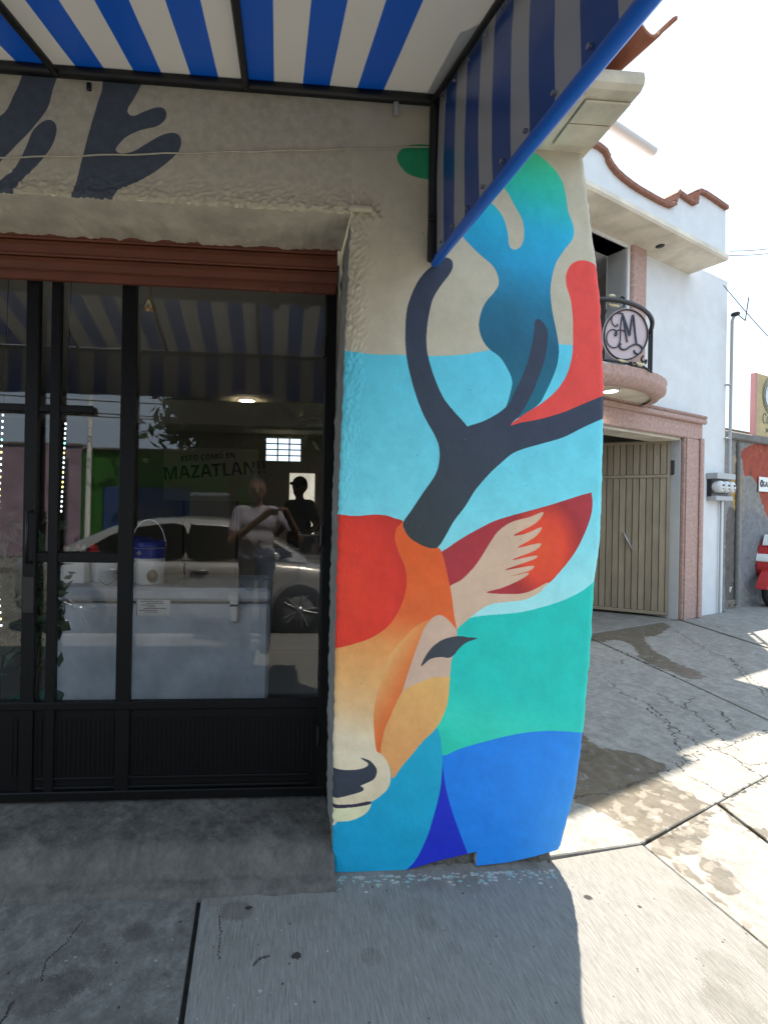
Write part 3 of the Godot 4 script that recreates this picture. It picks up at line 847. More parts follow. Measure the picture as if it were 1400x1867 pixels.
# ---------------------------------------------------------------- the house next door
var house: Node3D
var HA: Vector3
var HD: Vector3
var HN: Vector3
const HOUSE_TURN := 24.0
func S(u: float, v: float, off := 0.0) -> Vector3:             # a pixel on the house front, moved off towards the street; in the house's own axes
	var p := hit(u, v, HA + HN * off, HN) - HA
	return Vector3(p.dot(HD), p.y, off)
func hbox(parent: Node, called: String, a: Vector3, b: Vector3, m: Material, bev := 0.006) -> MeshInstance3D:   # corners a, b in the house's axes
	return part(parent, called, cbox((b - a).abs(), bev), m, (a + b) * 0.5)
func sub(parent: Node, called: String, at := Vector3.ZERO) -> Node3D:
	var o := Node3D.new()
	o.name = called
	parent.add_child(o, true)
	o.position = at
	return o
func build_house() -> void:
	HA = G(1265, 1125)
	HD = Vector3(cos(deg_to_rad(HOUSE_TURN)), 0, -sin(deg_to_rad(HOUSE_TURN)))
	HN = Vector3(sin(deg_to_rad(HOUSE_TURN)), 0, cos(deg_to_rad(HOUSE_TURN)))
	house = thing("white_house", "white two storey house with pink stone door frames and a scalloped parapet", "house", HA, deg_to_rad(HOUSE_TURN))
	var s_end := 0.80
	var s_in := S(1237, 1000).x              # right jamb of the garage opening
	var y_in := S(1237, 798).y
	var s_l := -4.1
	var back := -2.6
	var y_soffit := S(1285, 494).y
	var wr := S(1141, 500).x                 # right jamb of the upper window
	var y_w0 := 3.28
	var y_w1 := S(1141, 452).y
	var wl := wr - 1.15
	# front wall round its openings
	var m := SurfaceTool.new()
	for b in [[s_in, s_end, 0.0, y_soffit], [s_l, s_in, y_in, y_w0], [wr, s_in, y_w0, y_soffit], [wl, wr, y_w1, y_soffit], [s_l, wl, y_w0, y_soffit], [s_l, s_in - 3.0, 0.0, y_in]]:
		m.append_from(cbox(Vector3(b[1] - b[0], b[3] - b[2], 0.25), 0.001), 0, Transform3D(Basis(), Vector3((b[0] + b[1]) * 0.5, (b[2] + b[3]) * 0.5, -0.125)))
	part(house, "wall", m.commit(), M.house_white)
	hbox(house, "side_wall", Vector3(s_end - 0.25, 0, back), Vector3(s_end - 0.002, y_soffit, -0.252), M.house_white)
	hbox(house, "back_wall", Vector3(s_l, 0, back - 0.2), Vector3(s_end, y_soffit, back - 0.002), M.house_white)
	hbox(house, "side_wall", Vector3(s_l, 0, back), Vector3(s_l + 0.2, y_soffit, -0.252), M.house_white)
	# roof slab that sticks out, and the parapet with its curved top
	var off := 0.42
	var e1 := S(1322, 468, off)
	e1.y = S(1260, 444, off).y
	var pr := PackedVector2Array()
	var tops := [[900, 240], [1010, 262], [1065, 285], [1085, 290], [1100, 301], [1106, 316], [1122, 335], [1150, 354], [1180, 368], [1208, 379], [1223, 379], [1232, 358], [1250, 366], [1264, 370], [1272, 348], [1300, 362]]
	var line := []
	for q in tops:
		var p := S(q[0], q[1], off)
		line.append(Vector2(p.x, e1.y + maxf(p.y - S(q[0], 372.0 + (q[0] - 1075.0) * 0.388, off).y, 0.16)))
	line[-1].x = e1.x - 0.02
	while line[1].x <= s_l + 0.05: line.remove_at(0)
	line[0].x = s_l
	var y_e := e1.y
	part(house, "roof_slab", cbox(Vector3(e1.x - s_l + 0.03, 0.09, off + 0.03 - back), 0.02), M.house_cream, Vector3((e1.x + s_l + 0.03) * 0.5, y_e + 0.047, (off + 0.03 + back) * 0.5))
	hbox(house, "upper_wall", Vector3(s_l, y_soffit - 0.002, back - 0.2), Vector3(s_end, y_e + 0.001, -0.003), M.house_white)
	var outline := PackedVector2Array([Vector2(e1.x, y_e + 0.08), Vector2(s_l, y_e + 0.08)])
	for p in line: outline.append(p)
	part(house, "parapet", extrude(outline, off - 0.16, off), M.house_white)
	var sm := smooth2(line, false, 4)
	var cop := cbox(Vector3(0.105, 0.055, 0.24), 0.008)
	var walk := 0.0
	for i in sm.size() - 1:
		var seg := sm[i + 1] - sm[i]
		var l := seg.length()
		while walk < l:
			var c := sm[i] + seg * (walk / l)
			var an := seg.angle()
			part(house, "coping_tile", cop, M.coping, Vector3(c.x, c.y, off - 0.075), Basis(Vector3(0, 0, 1), an + nz.get_noise_1d(i * 7.0) * 0.08))
			walk += 0.098
		walk -= l
	# soffit lamp hole, stains come from the plaster
	var hole := S(1203, 438, 0.2)
	part(house, "soffit_socket", lathe([Vector2(0.0, 0.0), Vector2(0.045, 0.0), Vector2(0.05, 0.012), Vector2(0.03, 0.02), Vector2(0.0, 0.02)], 14), M.black_iron, Vector3(hole.x, y_e - 0.008, 0.2))
	# rain spout poking out from behind the roof corner
	var a := S(1085, 208, 0.3)
	var b := S(1190, 277, 0.3)
	part(house, "rain_spout", tube([a, b], 0.052, 16), M.grey_pvc)
	part(house, "roof_block", cbox(Vector3(0.34, a.y + 0.25 - y_e - 0.1, 0.4), 0.02), M.dull_plaster, Vector3(a.x - 0.14, (a.y + 0.25 + y_e + 0.1) * 0.5, 0.02))
	# garage: stone frame, reveal, open leaf, dark room
	var fr := sub(house, "garage_frame")
	tag(fr, "pink carved stone frame round the garage")
	var ft := S(1278, 764).y
	hbox(fr, "jamb", Vector3(s_in, 0, 0.001), Vector3(0.02, y_in, 0.055), M.pink_stone, 0.012)
	hbox(fr, "jamb_moulding", Vector3(0.02 - 0.09, 0, 0.054), Vector3(0.02, y_in + 0.02, 0.085), M.pink_stone, 0.015)
	hbox(fr, "jamb_moulding", Vector3(s_in + 0.02, 0, 0.054), Vector3(s_in + 0.06, y_in, 0.07), M.pink_stone, 0.008)
	hbox(fr, "lintel", Vector3(s_in - 3.2, y_in + 0.001, 0.001), Vector3(0.02, ft - 0.06, 0.055), M.pink_stone, 0.012)
	hbox(fr, "lintel_moulding", Vector3(s_in - 3.2, ft - 0.10, 0.054), Vector3(0.05, ft - 0.03, 0.10), M.pink_stone, 0.015)
	var bead := cbox(Vector3(0.045, 0.05, 0.05), 0.02)
	for k in 40: part(fr, "bead", bead, M.pink_stone, Vector3(0.02 - k * 0.06, ft - 0.005, 0.085), Basis(Vector3(0, 0, 1), 0.5))
	hbox(fr, "reveal", Vector3(s_in, 0, -0.5), Vector3(s_in + 0.03, y_in, -0.001), M.house_white)
	hbox(fr, "reveal_top", Vector3(s_in - 3.0, y_in - 0.03, -0.3), Vector3(s_in - 0.002, y_in - 0.001, -0.002), M.house_cream)
	var gr := sub(house, "garage_room")
	hbox(gr, "back_wall", Vector3(s_l + 0.21, 0.003, back + 0.02), Vector3(s_end - 0.3, 2.74, back + 0.1), M.room_plaster)
	hbox(gr, "ceiling", Vector3(s_l + 0.3, 2.75, back + 0.1), Vector3(s_end - 0.3, 2.85, -0.26), M.room_plaster)
	hbox(gr, "side_wall", Vector3(s_in + 0.25, 0.003, back + 0.1), Vector3(s_in + 0.33, 2.74, -0.52), M.room_plaster)
	hbox(gr, "floor", Vector3(s_l + 0.2, -0.05, back + 0.05), Vector3(s_end - 0.27, 0.002, -0.02), M.far_concrete)
	# leaf: hinged at the right jamb, swung in; boards one by one
	var hinge := Vector3(s_in - 0.03, 0.06, -0.12)
	var leaf := sub(house, "garage_gate", hinge)
	tag(leaf, "beige boarded garage gate leaf swung inwards")
	leaf.rotation.y = deg_to_rad(-56.0)
	var lh := y_in - 0.10
	var split := lh * 0.80
	var bw := 0.080
	var nb := 25
	var tones := []
	for k in 3:
		var t: StandardMaterial3D = M.gate_paint.duplicate()
		t.albedo_color = lin(0.33 - 0.03 * k, 0.27 - 0.025 * k, 0.19 - 0.02 * k)
		tones.append(t)
	for k in nb:
		part(leaf, "board", cbox(Vector3(bw - 0.008, split - 0.05, 0.022), 0.004), tones[(k * 7) % 3], Vector3(-bw * (k + 0.5) - 0.03, split * 0.5, 0.0))
		part(leaf, "board", cbox(Vector3(bw - 0.008, lh - split - 0.03, 0.022), 0.004), tones[(k * 5 + 1) % 3], Vector3(-bw * (k + 0.5) - 0.03, (split + lh) * 0.5 + 0.01, 0.0))
	var lw := bw * nb + 0.06
	for y in [0.0, split, lh]: part(leaf, "gate_rail", cbox(Vector3(lw, 0.045, 0.036), 0.005), tones[0], Vector3(-lw * 0.5, y, 0.001))
	part(leaf, "gate_stile", cbox(Vector3(0.04, lh, 0.038), 0.005), tones[0], Vector3(-0.012, lh * 0.5, 0.001))
	for x in [-0.48, -0.98]: part(leaf, "handle", tube([Vector3(x - 0.05, lh * 0.46, 0.012), Vector3(x - 0.05, lh * 0.46, 0.05), Vector3(x + 0.05, lh * 0.37, 0.05), Vector3(x + 0.05, lh * 0.37, 0.012)], 0.013, 8), M.galvanised)
	part(leaf, "gate_motor", cbox(Vector3(0.09, 0.2, 0.08), 0.01), M.black_iron, Vector3(0.015, split + 0.12, -0.03))
	# upper window behind the balcony
	var win := sub(house, "balcony_window")
	var tw := 0.30
	hbox(win, "stone_jamb", Vector3(wr + 0.05, y_w0, 0.001), Vector3(wr + 0.05 + tw, y_w1 + 0.05, 0.06), M.pink_stone, 0.015)
	hbox(win, "stone_lintel", Vector3(wl - 0.4, y_w1 + 0.052, 0.001), Vector3(wr + 0.05 + tw, y_w1 + 0.30, 0.065), M.pink_stone, 0.02)
	hbox(win, "reveal", Vector3(wr, y_w0, -0.24), Vector3(wr + 0.05, y_w1 + 0.05, 0.02), M.house_white, 0.003)
	hbox(win, "reveal", Vector3(wl, y_w1, -0.24), Vector3(wr, y_w1 + 0.05, 0.02), M.house_white, 0.003)
	hbox(win, "room_back", Vector3(wl - 1.0, y_w0 - 0.2, -2.5), Vector3(wr + 0.5, y_w1 + 0.2, -2.4), M.room_plaster)
	hbox(win, "room_ceiling", Vector3(wl - 1.0, y_w1 + 0.06, -2.4), Vector3(wr + 0.5, y_w1 + 0.12, -0.26), M.room_plaster)
	hbox(win, "room_floor", Vector3(wl - 1.0, y_w0 - 0.1, -2.4), Vector3(wr + 0.5, y_w0 - 0.04, -0.26), M.room_plaster)
	hbox(win, "room_side", Vector3(wr + 0.52, y_w0, -2.4), Vector3(wr + 0.58, y_w1 + 0.06, -0.26), M.room_plaster)
	hbox(win, "curtain", Vector3(wl, y_w0 + 0.0, -0.6), Vector3(wr - 0.35, y_w0 + 0.72, -0.57), mat("orange_cloth", lin(0.45, 0.13, 0.03), 0.8))
	# balcony: half-round stone slab, railing, medallion with the letters A and M
	var bal := sub(house, "balcony")
	var sc := wl + 0.42
	var br := S(1217, 700, 0.28).x - sc
	var dep := 0.62
	var yb := S(1160, 676, 0.55).y
	var rim := []
	for q in [[1.0, 0.0], [1.0, -0.02], [0.985, -0.045], [0.995, -0.075], [0.985, -0.12], [0.93, -0.15], [0.90, -0.185], [0.80, -0.19], [0.0, -0.185]]: rim.append(Vector2(q[0], q[1]))
	var st := new_st(0)
	var top_st := new_st(-1)
	var und := new_st(-1)
	for k in 28:
		var t0 := PI * k / 28.0
		var t1 := PI * (k + 1) / 28.0
		var e0 := Vector3(cos(t0) * br, 0, sin(t0) * dep)
		var f0 := Vector3(cos(t1) * br, 0, sin(t1) * dep)
		for i in 7:
			add_quad(st, e0 * rim[i].x + Vector3.UP * rim[i].y, f0 * rim[i].x + Vector3.UP * rim[i].y, f0 * rim[i + 1].x + Vector3.UP * rim[i + 1].y, e0 * rim[i + 1].x + Vector3.UP * rim[i + 1].y, (e0 + f0) + Vector3(0, -0.2, 0))
		add_tri(top_st, Vector3.ZERO, e0, f0, Vector3.UP)
		add_tri(und, Vector3(0, -0.165, 0), e0 * 0.9 + Vector3(0, -0.165, 0), f0 * 0.9 + Vector3(0, -0.165, 0), Vector3.DOWN)
	var bc := Vector3(sc, yb, 0.002)
	part(bal, "slab_edge", done(st), M.pink_stone, bc)
	part(bal, "slab_top", done(top_st), M.pink_stone, bc)
	part(bal, "slab_underside", done(und), M.house_cream, bc)
	var lp := S(1112, 716, 0.3)
	part(bal, "lamp_ring", lathe([Vector2(0.075, 0.0), Vector2(0.105, 0.0), Vector2(0.105, 0.014), Vector2(0.075, 0.014), Vector2(0.075, 0.0)], 24), M.white_plastic, Vector3(lp.x, yb - 0.182, 0.3))
	part(bal, "lamp", lathe([Vector2(0.0, 0.0), Vector2(0.075, 0.0), Vector2(0.075, 0.008), Vector2(0.0, 0.008)], 24), M.lit_lamp, Vector3(lp.x, yb - 0.178, 0.3))
	var ol := SpotLight3D.new()
	ol.name = "balcony_lamp_light"
	ol.light_energy = 0.6
	ol.light_color = Color(1.0, 0.93, 0.82)
	ol.light_size = 0.07
	ol.spot_angle = 75.0
	ol.spot_range = 10.0
	ol.spot_attenuation = 2.0
	ol.shadow_enabled = true
	bal.add_child(ol)
	ol.position = Vector3(lp.x, yb - 0.19, 0.3)
	ol.rotation.x = -PI / 2
	var rail := thing("balcony_railing", "black iron balcony railing with an oval medallion monogram", "railing", HA + HD * sc + Vector3.UP * yb, deg_to_rad(HOUSE_TURN))
	var rh := 0.74
	var rr := 0.80
	var hand := []
	var foot_rail := []
	for k in 25:
		var t := PI * k / 24.0
		hand.append(Vector3(cos(t) * br * rr, rh - 0.14 * (1.0 - sin(t)), sin(t) * dep * rr))
		foot_rail.append(Vector3(cos(t) * br * rr, 0.08, sin(t) * dep * rr))
	part(rail, "hand_rail", tube(hand, 0.024, 8), M.black_iron)
	part(rail, "foot_rail", tube(foot_rail, 0.012, 6), M.black_iron)
	for t in [0.0, 0.5, 0.9, 2.4, PI]:
		var e := Vector3(cos(t) * br * rr, 0, sin(t) * dep * rr)
		part(rail, "baluster", tube([e, e + Vector3.UP * (rh - 0.14 * (1.0 - sin(t)))], 0.014, 6), M.black_iron)
	# medallion: a disc on the curve of the rail, turned to the street corner
	var mc := hit(1139, 611, HA + HN * (dep * 0.82), HN)
	var mn := ray(1139, 611) * -1.0
	mn.y = 0.0
	mn = (mn.normalized() * 0.75 + HN * 0.5).normalized()
	var mx := Vector3.UP.cross(mn).normalized()
	var inv := up_to(rail).affine_inverse()
	var mb := inv.basis * Basis(mx, Vector3.UP, mn)
	var rad_y := (hit(1139, 562, mc, mn) - hit(1139, 659, mc, mn)).length() * 0.5
	var rad_x := (hit(1097, 611, mc, mn) - hit(1181, 611, mc, mn)).length() * 0.5
	var ell := []
	var disc := PackedVector2Array()
	for k in 40:
		var t := TAU * k / 40.0
		ell.append(Vector3(cos(t) * rad_x, sin(t) * rad_y, 0.008))
		disc.append(Vector2(cos(t) * rad_x, sin(t) * rad_y))
	var pk := mat("medallion_pink", lin(0.52, 0.42, 0.44), 0.7)
	part(rail, "medallion", extrude(disc, -0.012, 0.004), pk, inv * mc, mb)
	for q in ell.size(): ell[q] = ell[q] * Vector3(0.94, 0.94, 1.0) + Vector3(0, 0, 0.006)
	part(rail, "medallion_ring", tube(ell, 0.008, 6, true), M.black_iron, inv * mc, mb)
	var ink := mat("monogram_iron", lin(0.025, 0.035, 0.06), 0.5)
	var strokes := [
		[265, 545, 275, 575, 250, 585, 215, 560, 192, 510, 200, 445, 235, 405, 290, 395, 345, 405, 330, 480, 318, 600, 315, 720, 305, 810, 270, 870, 215, 885, 150, 850, 120, 770, 130, 690, 175, 635, 230, 630, 262, 660, 262, 710, 240, 715, 240, 680, 270, 640, 330, 635, 380, 660],
		[345, 405, 365, 500, 380, 620, 400, 740, 412, 805],
		[350, 420, 380, 500, 415, 610, 445, 715, 455, 640, 470, 530, 485, 440, 500, 440, 515, 600, 530, 740, 545, 835],
		[325, 845, 310, 830, 300, 860, 330, 905, 390, 910, 450, 870, 520, 838, 580, 850, 620, 890, 615, 940, 580, 975, 535, 970, 510, 940, 515, 920]]
	for sk in strokes:
		var pts := []
		for p in smooth2(flat(sk, Vector2(1090, 520), 7.78), false, 4):
			var w := hit(p.x, p.y, mc + mn * 0.014, mn)
			pts.append(inv * w)
		part(rail, "monogram", tube(pts, 0.009 if sk.size() < 30 else 0.006, 6), ink)
	# scrolls and gilt leaves round it
	var leaf_m := mat("gilt_paint", lin(0.55, 0.48, 0.30), 0.5)
	for q in [[[560, 490, 545, 510, 555, 520, 590, 500, 620, 560, 640, 590, 660, 670]], [[120, 350, 95, 420, 75, 520, 75, 620, 110, 760, 180, 880, 280, 990, 400, 1060]], [[640, 1000, 610, 1050, 640, 1090, 680, 1060, 670, 1110, 620, 1140, 680, 1180, 760, 1240]], [[300, 200, 330, 165, 365, 180, 380, 240, 360, 300]], [[430, 1110, 470, 1100, 480, 1180]], [[500, 1100, 540, 1110, 545, 1190]]]:
		var pts := []
		for p in smooth2(flat(q[0], Vector2(1090, 520), 7.78), false, 4): pts.append(inv * hit(p.x, p.y, mc + mn * -0.03, mn))
		part(rail, "scroll", tube(pts, 0.010, 6), M.black_iron)
	for q in [[150, 265, 220, 285, 300, 300], [150, 145, 200, 150, 240, 158], [275, 1055, 330, 1075, 400, 1085], [540, 1095, 600, 1130, 660, 1120]]:
		var pts := []
		for p in smooth2(flat(q, Vector2(1090, 520), 7.78), false, 4): pts.append(inv * hit(p.x, p.y, mc + mn * 0.01, mn))
		var rr_ := []
		for k in pts.size(): rr_.append(0.004 + 0.014 * sin(PI * (k + 0.5) / pts.size()))
		part(rail, "gilt_leaf", tube(pts, rr_, 6), leaf_m)
	build_meters(s_end)

func build_meters(s_end: float) -> void:
	var c := S(1303, 888, 0.0)
	var mt := thing("electric_meter_bank", "grey box with three round glass electricity meters on the white house", "meter", HA + HD * c.x + Vector3.UP * c.y, deg_to_rad(HOUSE_TURN))
	part(mt, "backing", cbox(Vector3(0.50, 0.34, 0.06), 0.006), M.black_iron, Vector3(0, 0, 0.032))
	part(mt, "hood", cbox(Vector3(0.54, 0.085, 0.14), 0.008), M.galvanised, Vector3(0.0, 0.15, 0.07))
	part(mt, "tray", cbox(Vector3(0.50, 0.07, 0.12), 0.008), M.galvanised, Vector3(0.0, -0.17, 0.06))
	var face := mat("meter_face", lin(0.55, 0.57, 0.58), 0.25)
	for k in 3:
		var me := part(mt, "meter", lathe([Vector2(0.0, 0.0), Vector2(0.088, 0.0), Vector2(0.088, 0.05), Vector2(0.08, 0.09), Vector2(0.05, 0.105), Vector2(0.0, 0.108)], 20), face, Vector3(-0.16 + 0.165 * k, -0.005, 0.06), Basis(Vector3.RIGHT, PI / 2))
		part(me, "dial", cbox(Vector3(0.06, 0.004, 0.03), 0.001), M.black_iron, Vector3(0, 0.108, -0.02))
		part(me, "dial", cbox(Vector3(0.03, 0.004, 0.02), 0.001), M.black_iron, Vector3(0, 0.108, 0.03))
	var mast := thing("service_conduit", "grey electric conduit up the corner of the white house", "conduit", HA + HD * (s_end - 0.06), deg_to_rad(HOUSE_TURN))
	var y0 := c.y
	part(mast, "pipe", tube([Vector3(0.09, y0 + 0.17, 0.05), Vector3(0.09, 4.35, 0.05), Vector3(0.06, 4.42, 0.09)], 0.022, 8), M.galvanised)
	part(mast, "pipe", tube([Vector3(-0.10, y0 - 0.2, 0.03), Vector3(-0.10, 0.0, 0.03)], 0.014, 8), M.galvanised)
	part(mast, "weather_cap", ellipsoid(Vector3(0.09, 0.07, 0.12)), M.black_iron, Vector3(0.06, 4.43, 0.10))
	for y in [1.9, 2.6, 3.4]: part(mast, "clamp", cbox(Vector3(0.09, 0.03, 0.05), 0.004), M.galvanised, Vector3(0.06, y, 0.035))
	part(mast, "bracket", tube([Vector3(0.1, 4.45, 0.1), Vector3(0.32, 4.38, 0.12), Vector3(0.42, 4.75, 0.12)], 0.008, 6), M.black_iron)

# ---------------------------------------------------------------- the yard wall beyond, with its signs
func build_yard_wall() -> void:
	var a := HA + HD * 0.83 - HN * 0.12
	var turn := deg_to_rad(HOUSE_TURN - 1.0)
	var wl := thing("yard_wall", "weathered wall with peeling red and ochre paint beside the white house", "wall", a, turn)
	var inv := up_to(wl).affine_inverse()
	var d := inv.basis.inverse() * Vector3.RIGHT
	var n := inv.basis.inverse() * Vector3.BACK
	var on := func(u, v): return inv * hit(u, v, a, n)
	var h: float = (on.call(1380, 806)).y
	var cv := Canvas.new(512, 256, Vector2(-0.1, 0.0), Vector2(5.0, h), lin(0.33, 0.32, 0.305))
	var px := func(list, smooth := true):
		var pts := []
		for p in flat(list):
			var q: Vector3 = on.call(p.x, p.y)
			pts.append(cv.to(Vector2(q.x, q.y)))
		return smooth2(pts) if smooth else PackedVector2Array(pts)
	var red := lin(0.46, 0.085, 0.045)
	cv.fill(px.call([1352, 820, 1440, 800, 1700, 780, 1700, 1000, 1440, 985, 1400, 945, 1385, 905, 1378, 880, 1368, 868, 1356, 866, 1353, 840]), red)
	cv.fill(px.call([1329, 860, 1349, 858, 1350, 900, 1346, 930, 1342, 955, 1338, 930, 1333, 910]), lin(0.58, 0.36, 0.10))
	cv.fill(px.call([1331, 835, 1345, 832, 1350, 850, 1340, 870, 1330, 870]), lin(0.42, 0.36, 0.28))
	cv.fill(px.call([1324, 940, 1338, 930, 1344, 960, 1340, 1090, 1322, 1100]), lin(0.17, 0.155, 0.145))
	cv.fill(px.call([1360, 930, 1400, 950, 1440, 990, 1440, 1090, 1370, 1085, 1350, 1040, 1352, 980]), lin(0.26, 0.27, 0.29))
	rng.seed = 9
	for i in 160:
		var p := Vector2i(rng.randi_range(2, 300), rng.randi_range(2, 250))
		cv.im.fill_rect(Rect2i(p, Vector2i(rng.randi_range(1, 5), rng.randi_range(1, 6))), cv.im.get_pixelv(p).lerp(g2(rng.randf_range(0.2, 0.75)), rng.randf_range(0.2, 0.6)))
	var wm := grained(mat("peeling_paint", Color.WHITE, 0.9), M.conc, Vector3(0.8, 0.8, 0.8), M.bump2, 0.8)
	printed(wm, cv.im)
	var wall_at := func(s, t):
		var x: float = lerpf(-0.05, 4.9, s)
		var y: float = lerpf(-0.02, h, t)
		return Vector3(x, y + (0.03 * nz2.get_noise_1d(x * 40.0) if t > 0.99 else 0.0), 0.012 * nz.get_noise_2d(x * 6.0, y * 6.0) + 0.006 * nz2.get_noise_2d(x * 130.0, y * 130.0))
	part(wl, "wall_face", sheet(120, 60, wall_at, func(p): return cv.uv(Vector2(p.x, p.y))), wm)
	part(wl, "wall_core", cbox(Vector3(4.9, h - 0.05, 0.16), 0.01), M.dull_plaster, Vector3(2.42, h * 0.5 - 0.03, -0.10))
	part(wl, "wall_cap", cbox(Vector3(4.9, 0.12, 0.24), 0.02), M.dull_plaster, Vector3(2.42, h + 0.03, -0.06))
	var post_x: float = on.call(1337, 900).x
	part(wl, "wall_post", cbox(Vector3(0.06, h - 0.1, 0.05), 0.015), M.dull_plaster, Vector3(post_x + 0.08, h * 0.5, 0.02))
	# lean-to roof edge behind it
	var rf := thing("sheet_roof", "low grey sheet roof edge above the peeling wall", "roof", a - n * 0.3, turn)
	part(rf, "roof_sheet", cbox(Vector3(2.6, 0.03, 1.4), 0.004), M.galvanised, Vector3(1.3, h + 0.16, -0.75), Basis(Vector3.RIGHT, 0.12))
	part(rf, "roof_beam", cbox(Vector3(2.6, 0.05, 0.05), 0.006), M.dull_plaster, Vector3(1.3, h + 0.29, -0.2))
	part(rf, "roof_post", cbox(Vector3(0.08, h + 0.16, 0.08), 0.01), M.dull_plaster, Vector3(0.08, (h + 0.16) * 0.5, -0.25))
	part(rf, "roof_post", cbox(Vector3(0.08, h + 0.16, 0.08), 0.01), M.dull_plaster, Vector3(2.5, (h + 0.16) * 0.5, -0.25))
	# yellow painted board standing on the wall
	var p0: Vector3 = on.call(1372, 803)
	var bd := thing("painted_sign", "yellow painted signboard with a blue and white emblem above the peeling wall", "sign", a + d * p0.x + Vector3.UP * (h + 0.09), turn)
	var bh: float = on.call(1372, 688).y - p0.y
	var yel := grained(mat("sign_yellow", lin(0.50, 0.38, 0.17), 0.6), M.patchy, Vector3(1, 1, 1))
	part(bd, "board", cbox(Vector3(1.7, bh, 0.07), 0.008), yel, Vector3(0.86, bh * 0.5, 0.0))
	part(bd, "board_edge", cbox(Vector3(0.045, bh, 0.075), 0.006), mat("sign_edge", lin(0.42, 0.20, 0.20), 0.7), Vector3(-0.01, bh * 0.5, 0.0))
	var ring := mat("emblem_line", lin(0.10, 0.13, 0.13), 0.7)
	var ec := Vector3(0.50, bh * 0.68, 0.036)
	for r in [0.30, 0.26, 0.21]:
		var pts := []
		for k in 36: pts.append(ec + Vector3(cos(TAU * k / 36.0) * r * (1.0 + 0.03 * sin(k * 4.0)), sin(TAU * k / 36.0) * r, 0))
		part(bd, "emblem_ring", tube(pts, 0.008, 5, true), ring)
	var dsc := PackedVector2Array()
	for k in 30: dsc.append(Vector2(cos(TAU * k / 30.0), sin(TAU * k / 30.0)) * 0.205)
	part(bd, "emblem", extrude(dsc, 0.0, 0.003), mat("emblem_white", lin(0.60, 0.64, 0.68), 0.7), ec)
	var wv := smooth2([Vector2(-0.02, -0.18), Vector2(0.03, -0.02), Vector2(0.12, 0.05), Vector2(0.18, -0.02), Vector2(0.13, -0.14)])
	part(bd, "emblem_wave", extrude(wv, 0.003, 0.006), mat("emblem_blue", lin(0.12, 0.32, 0.60), 0.7), ec)
	var sw := []
	for k in 22: sw.append(ec + Vector3(-0.04 + cos(k * 0.45) * 0.09 * k / 22.0, 0.08 + sin(k * 0.45) * 0.09 * k / 22.0, 0.006))
	part(bd, "emblem_swirl", tube(sw, 0.009, 5), ring)
	var tx := part(bd, "lettering", lettering("Con", 0.17, 0.004, true), ring, Vector3(0.42, bh * 0.30, 0.038))
	tx = part(bd, "lettering", lettering("Jun", 0.06, 0.004, true), ring, Vector3(0.40, bh * 0.12, 0.038))
	# street name plate
	var sp: Vector3 = on.call(1397, 884)
	var pl := thing("street_name_plate", "white street name plate on the red part of the peeling wall", "sign", a + d * sp.x + Vector3.UP * sp.y + n * 0.02, turn)
	part(pl, "plate", cbox(Vector3(0.66, 0.24, 0.012), 0.003), M.white_plastic, Vector3.ZERO)
	part(pl, "lettering", lettering("GALEANA", 0.085, 0.003, false, 800), mat("plate_ink", lin(0.05, 0.04, 0.05), 0.6), Vector3(0.06, 0.0, 0.008))
	var lo := []
	for k in 20: lo.append(Vector3(-0.255 + cos(TAU * k / 20.0) * 0.038, 0.012 + sin(TAU * k / 20.0) * 0.05, 0.008))
	part(pl, "emblem", tube(lo, 0.012, 5, true), M.plate_ink)
	# brick with a foam cup on it
	var bp := G(1322, 1108)
	var br := thing("brick", "loose grey brown brick on the ground at the house corner", "brick", bp, deg_to_rad(18))
	var bm := grained(mat("old_brick", lin(0.30, 0.25, 0.20), 0.9), M.conc, Vector3(3, 3, 3), M.bump, 0.6)
	part(br, "brick_body", cbox(Vector3(0.30, 0.13, 0.15), 0.012), bm, Vector3(0, 0.066, 0))
	for x in [-0.05, 0.09]: part(br, "core_hole", cbox(Vector3(0.035, 0.03, 0.004), 0.001), M.black_iron, Vector3(x, 0.05, 0.0755))
	var cup := thing("foam_cup", "tall white foam cup standing on the loose brick", "cup", bp + Vector3(0.0, 0.132, 0))
	part(cup, "cup_body", lathe([Vector2(0.0, 0.0), Vector2(0.045, 0.0), Vector2(0.068, 0.19), Vector2(0.072, 0.195), Vector2(0.072, 0.205), Vector2(0.064, 0.205), Vector2(0.042, 0.01), Vector2(0.0, 0.01)], 18), M.foam)
	part(cup, "straw", tube([Vector3(0.01, 0.02, 0), Vector3(-0.03, 0.30, 0)], 0.006, 6), M.foam)
	build_scooter(turn)

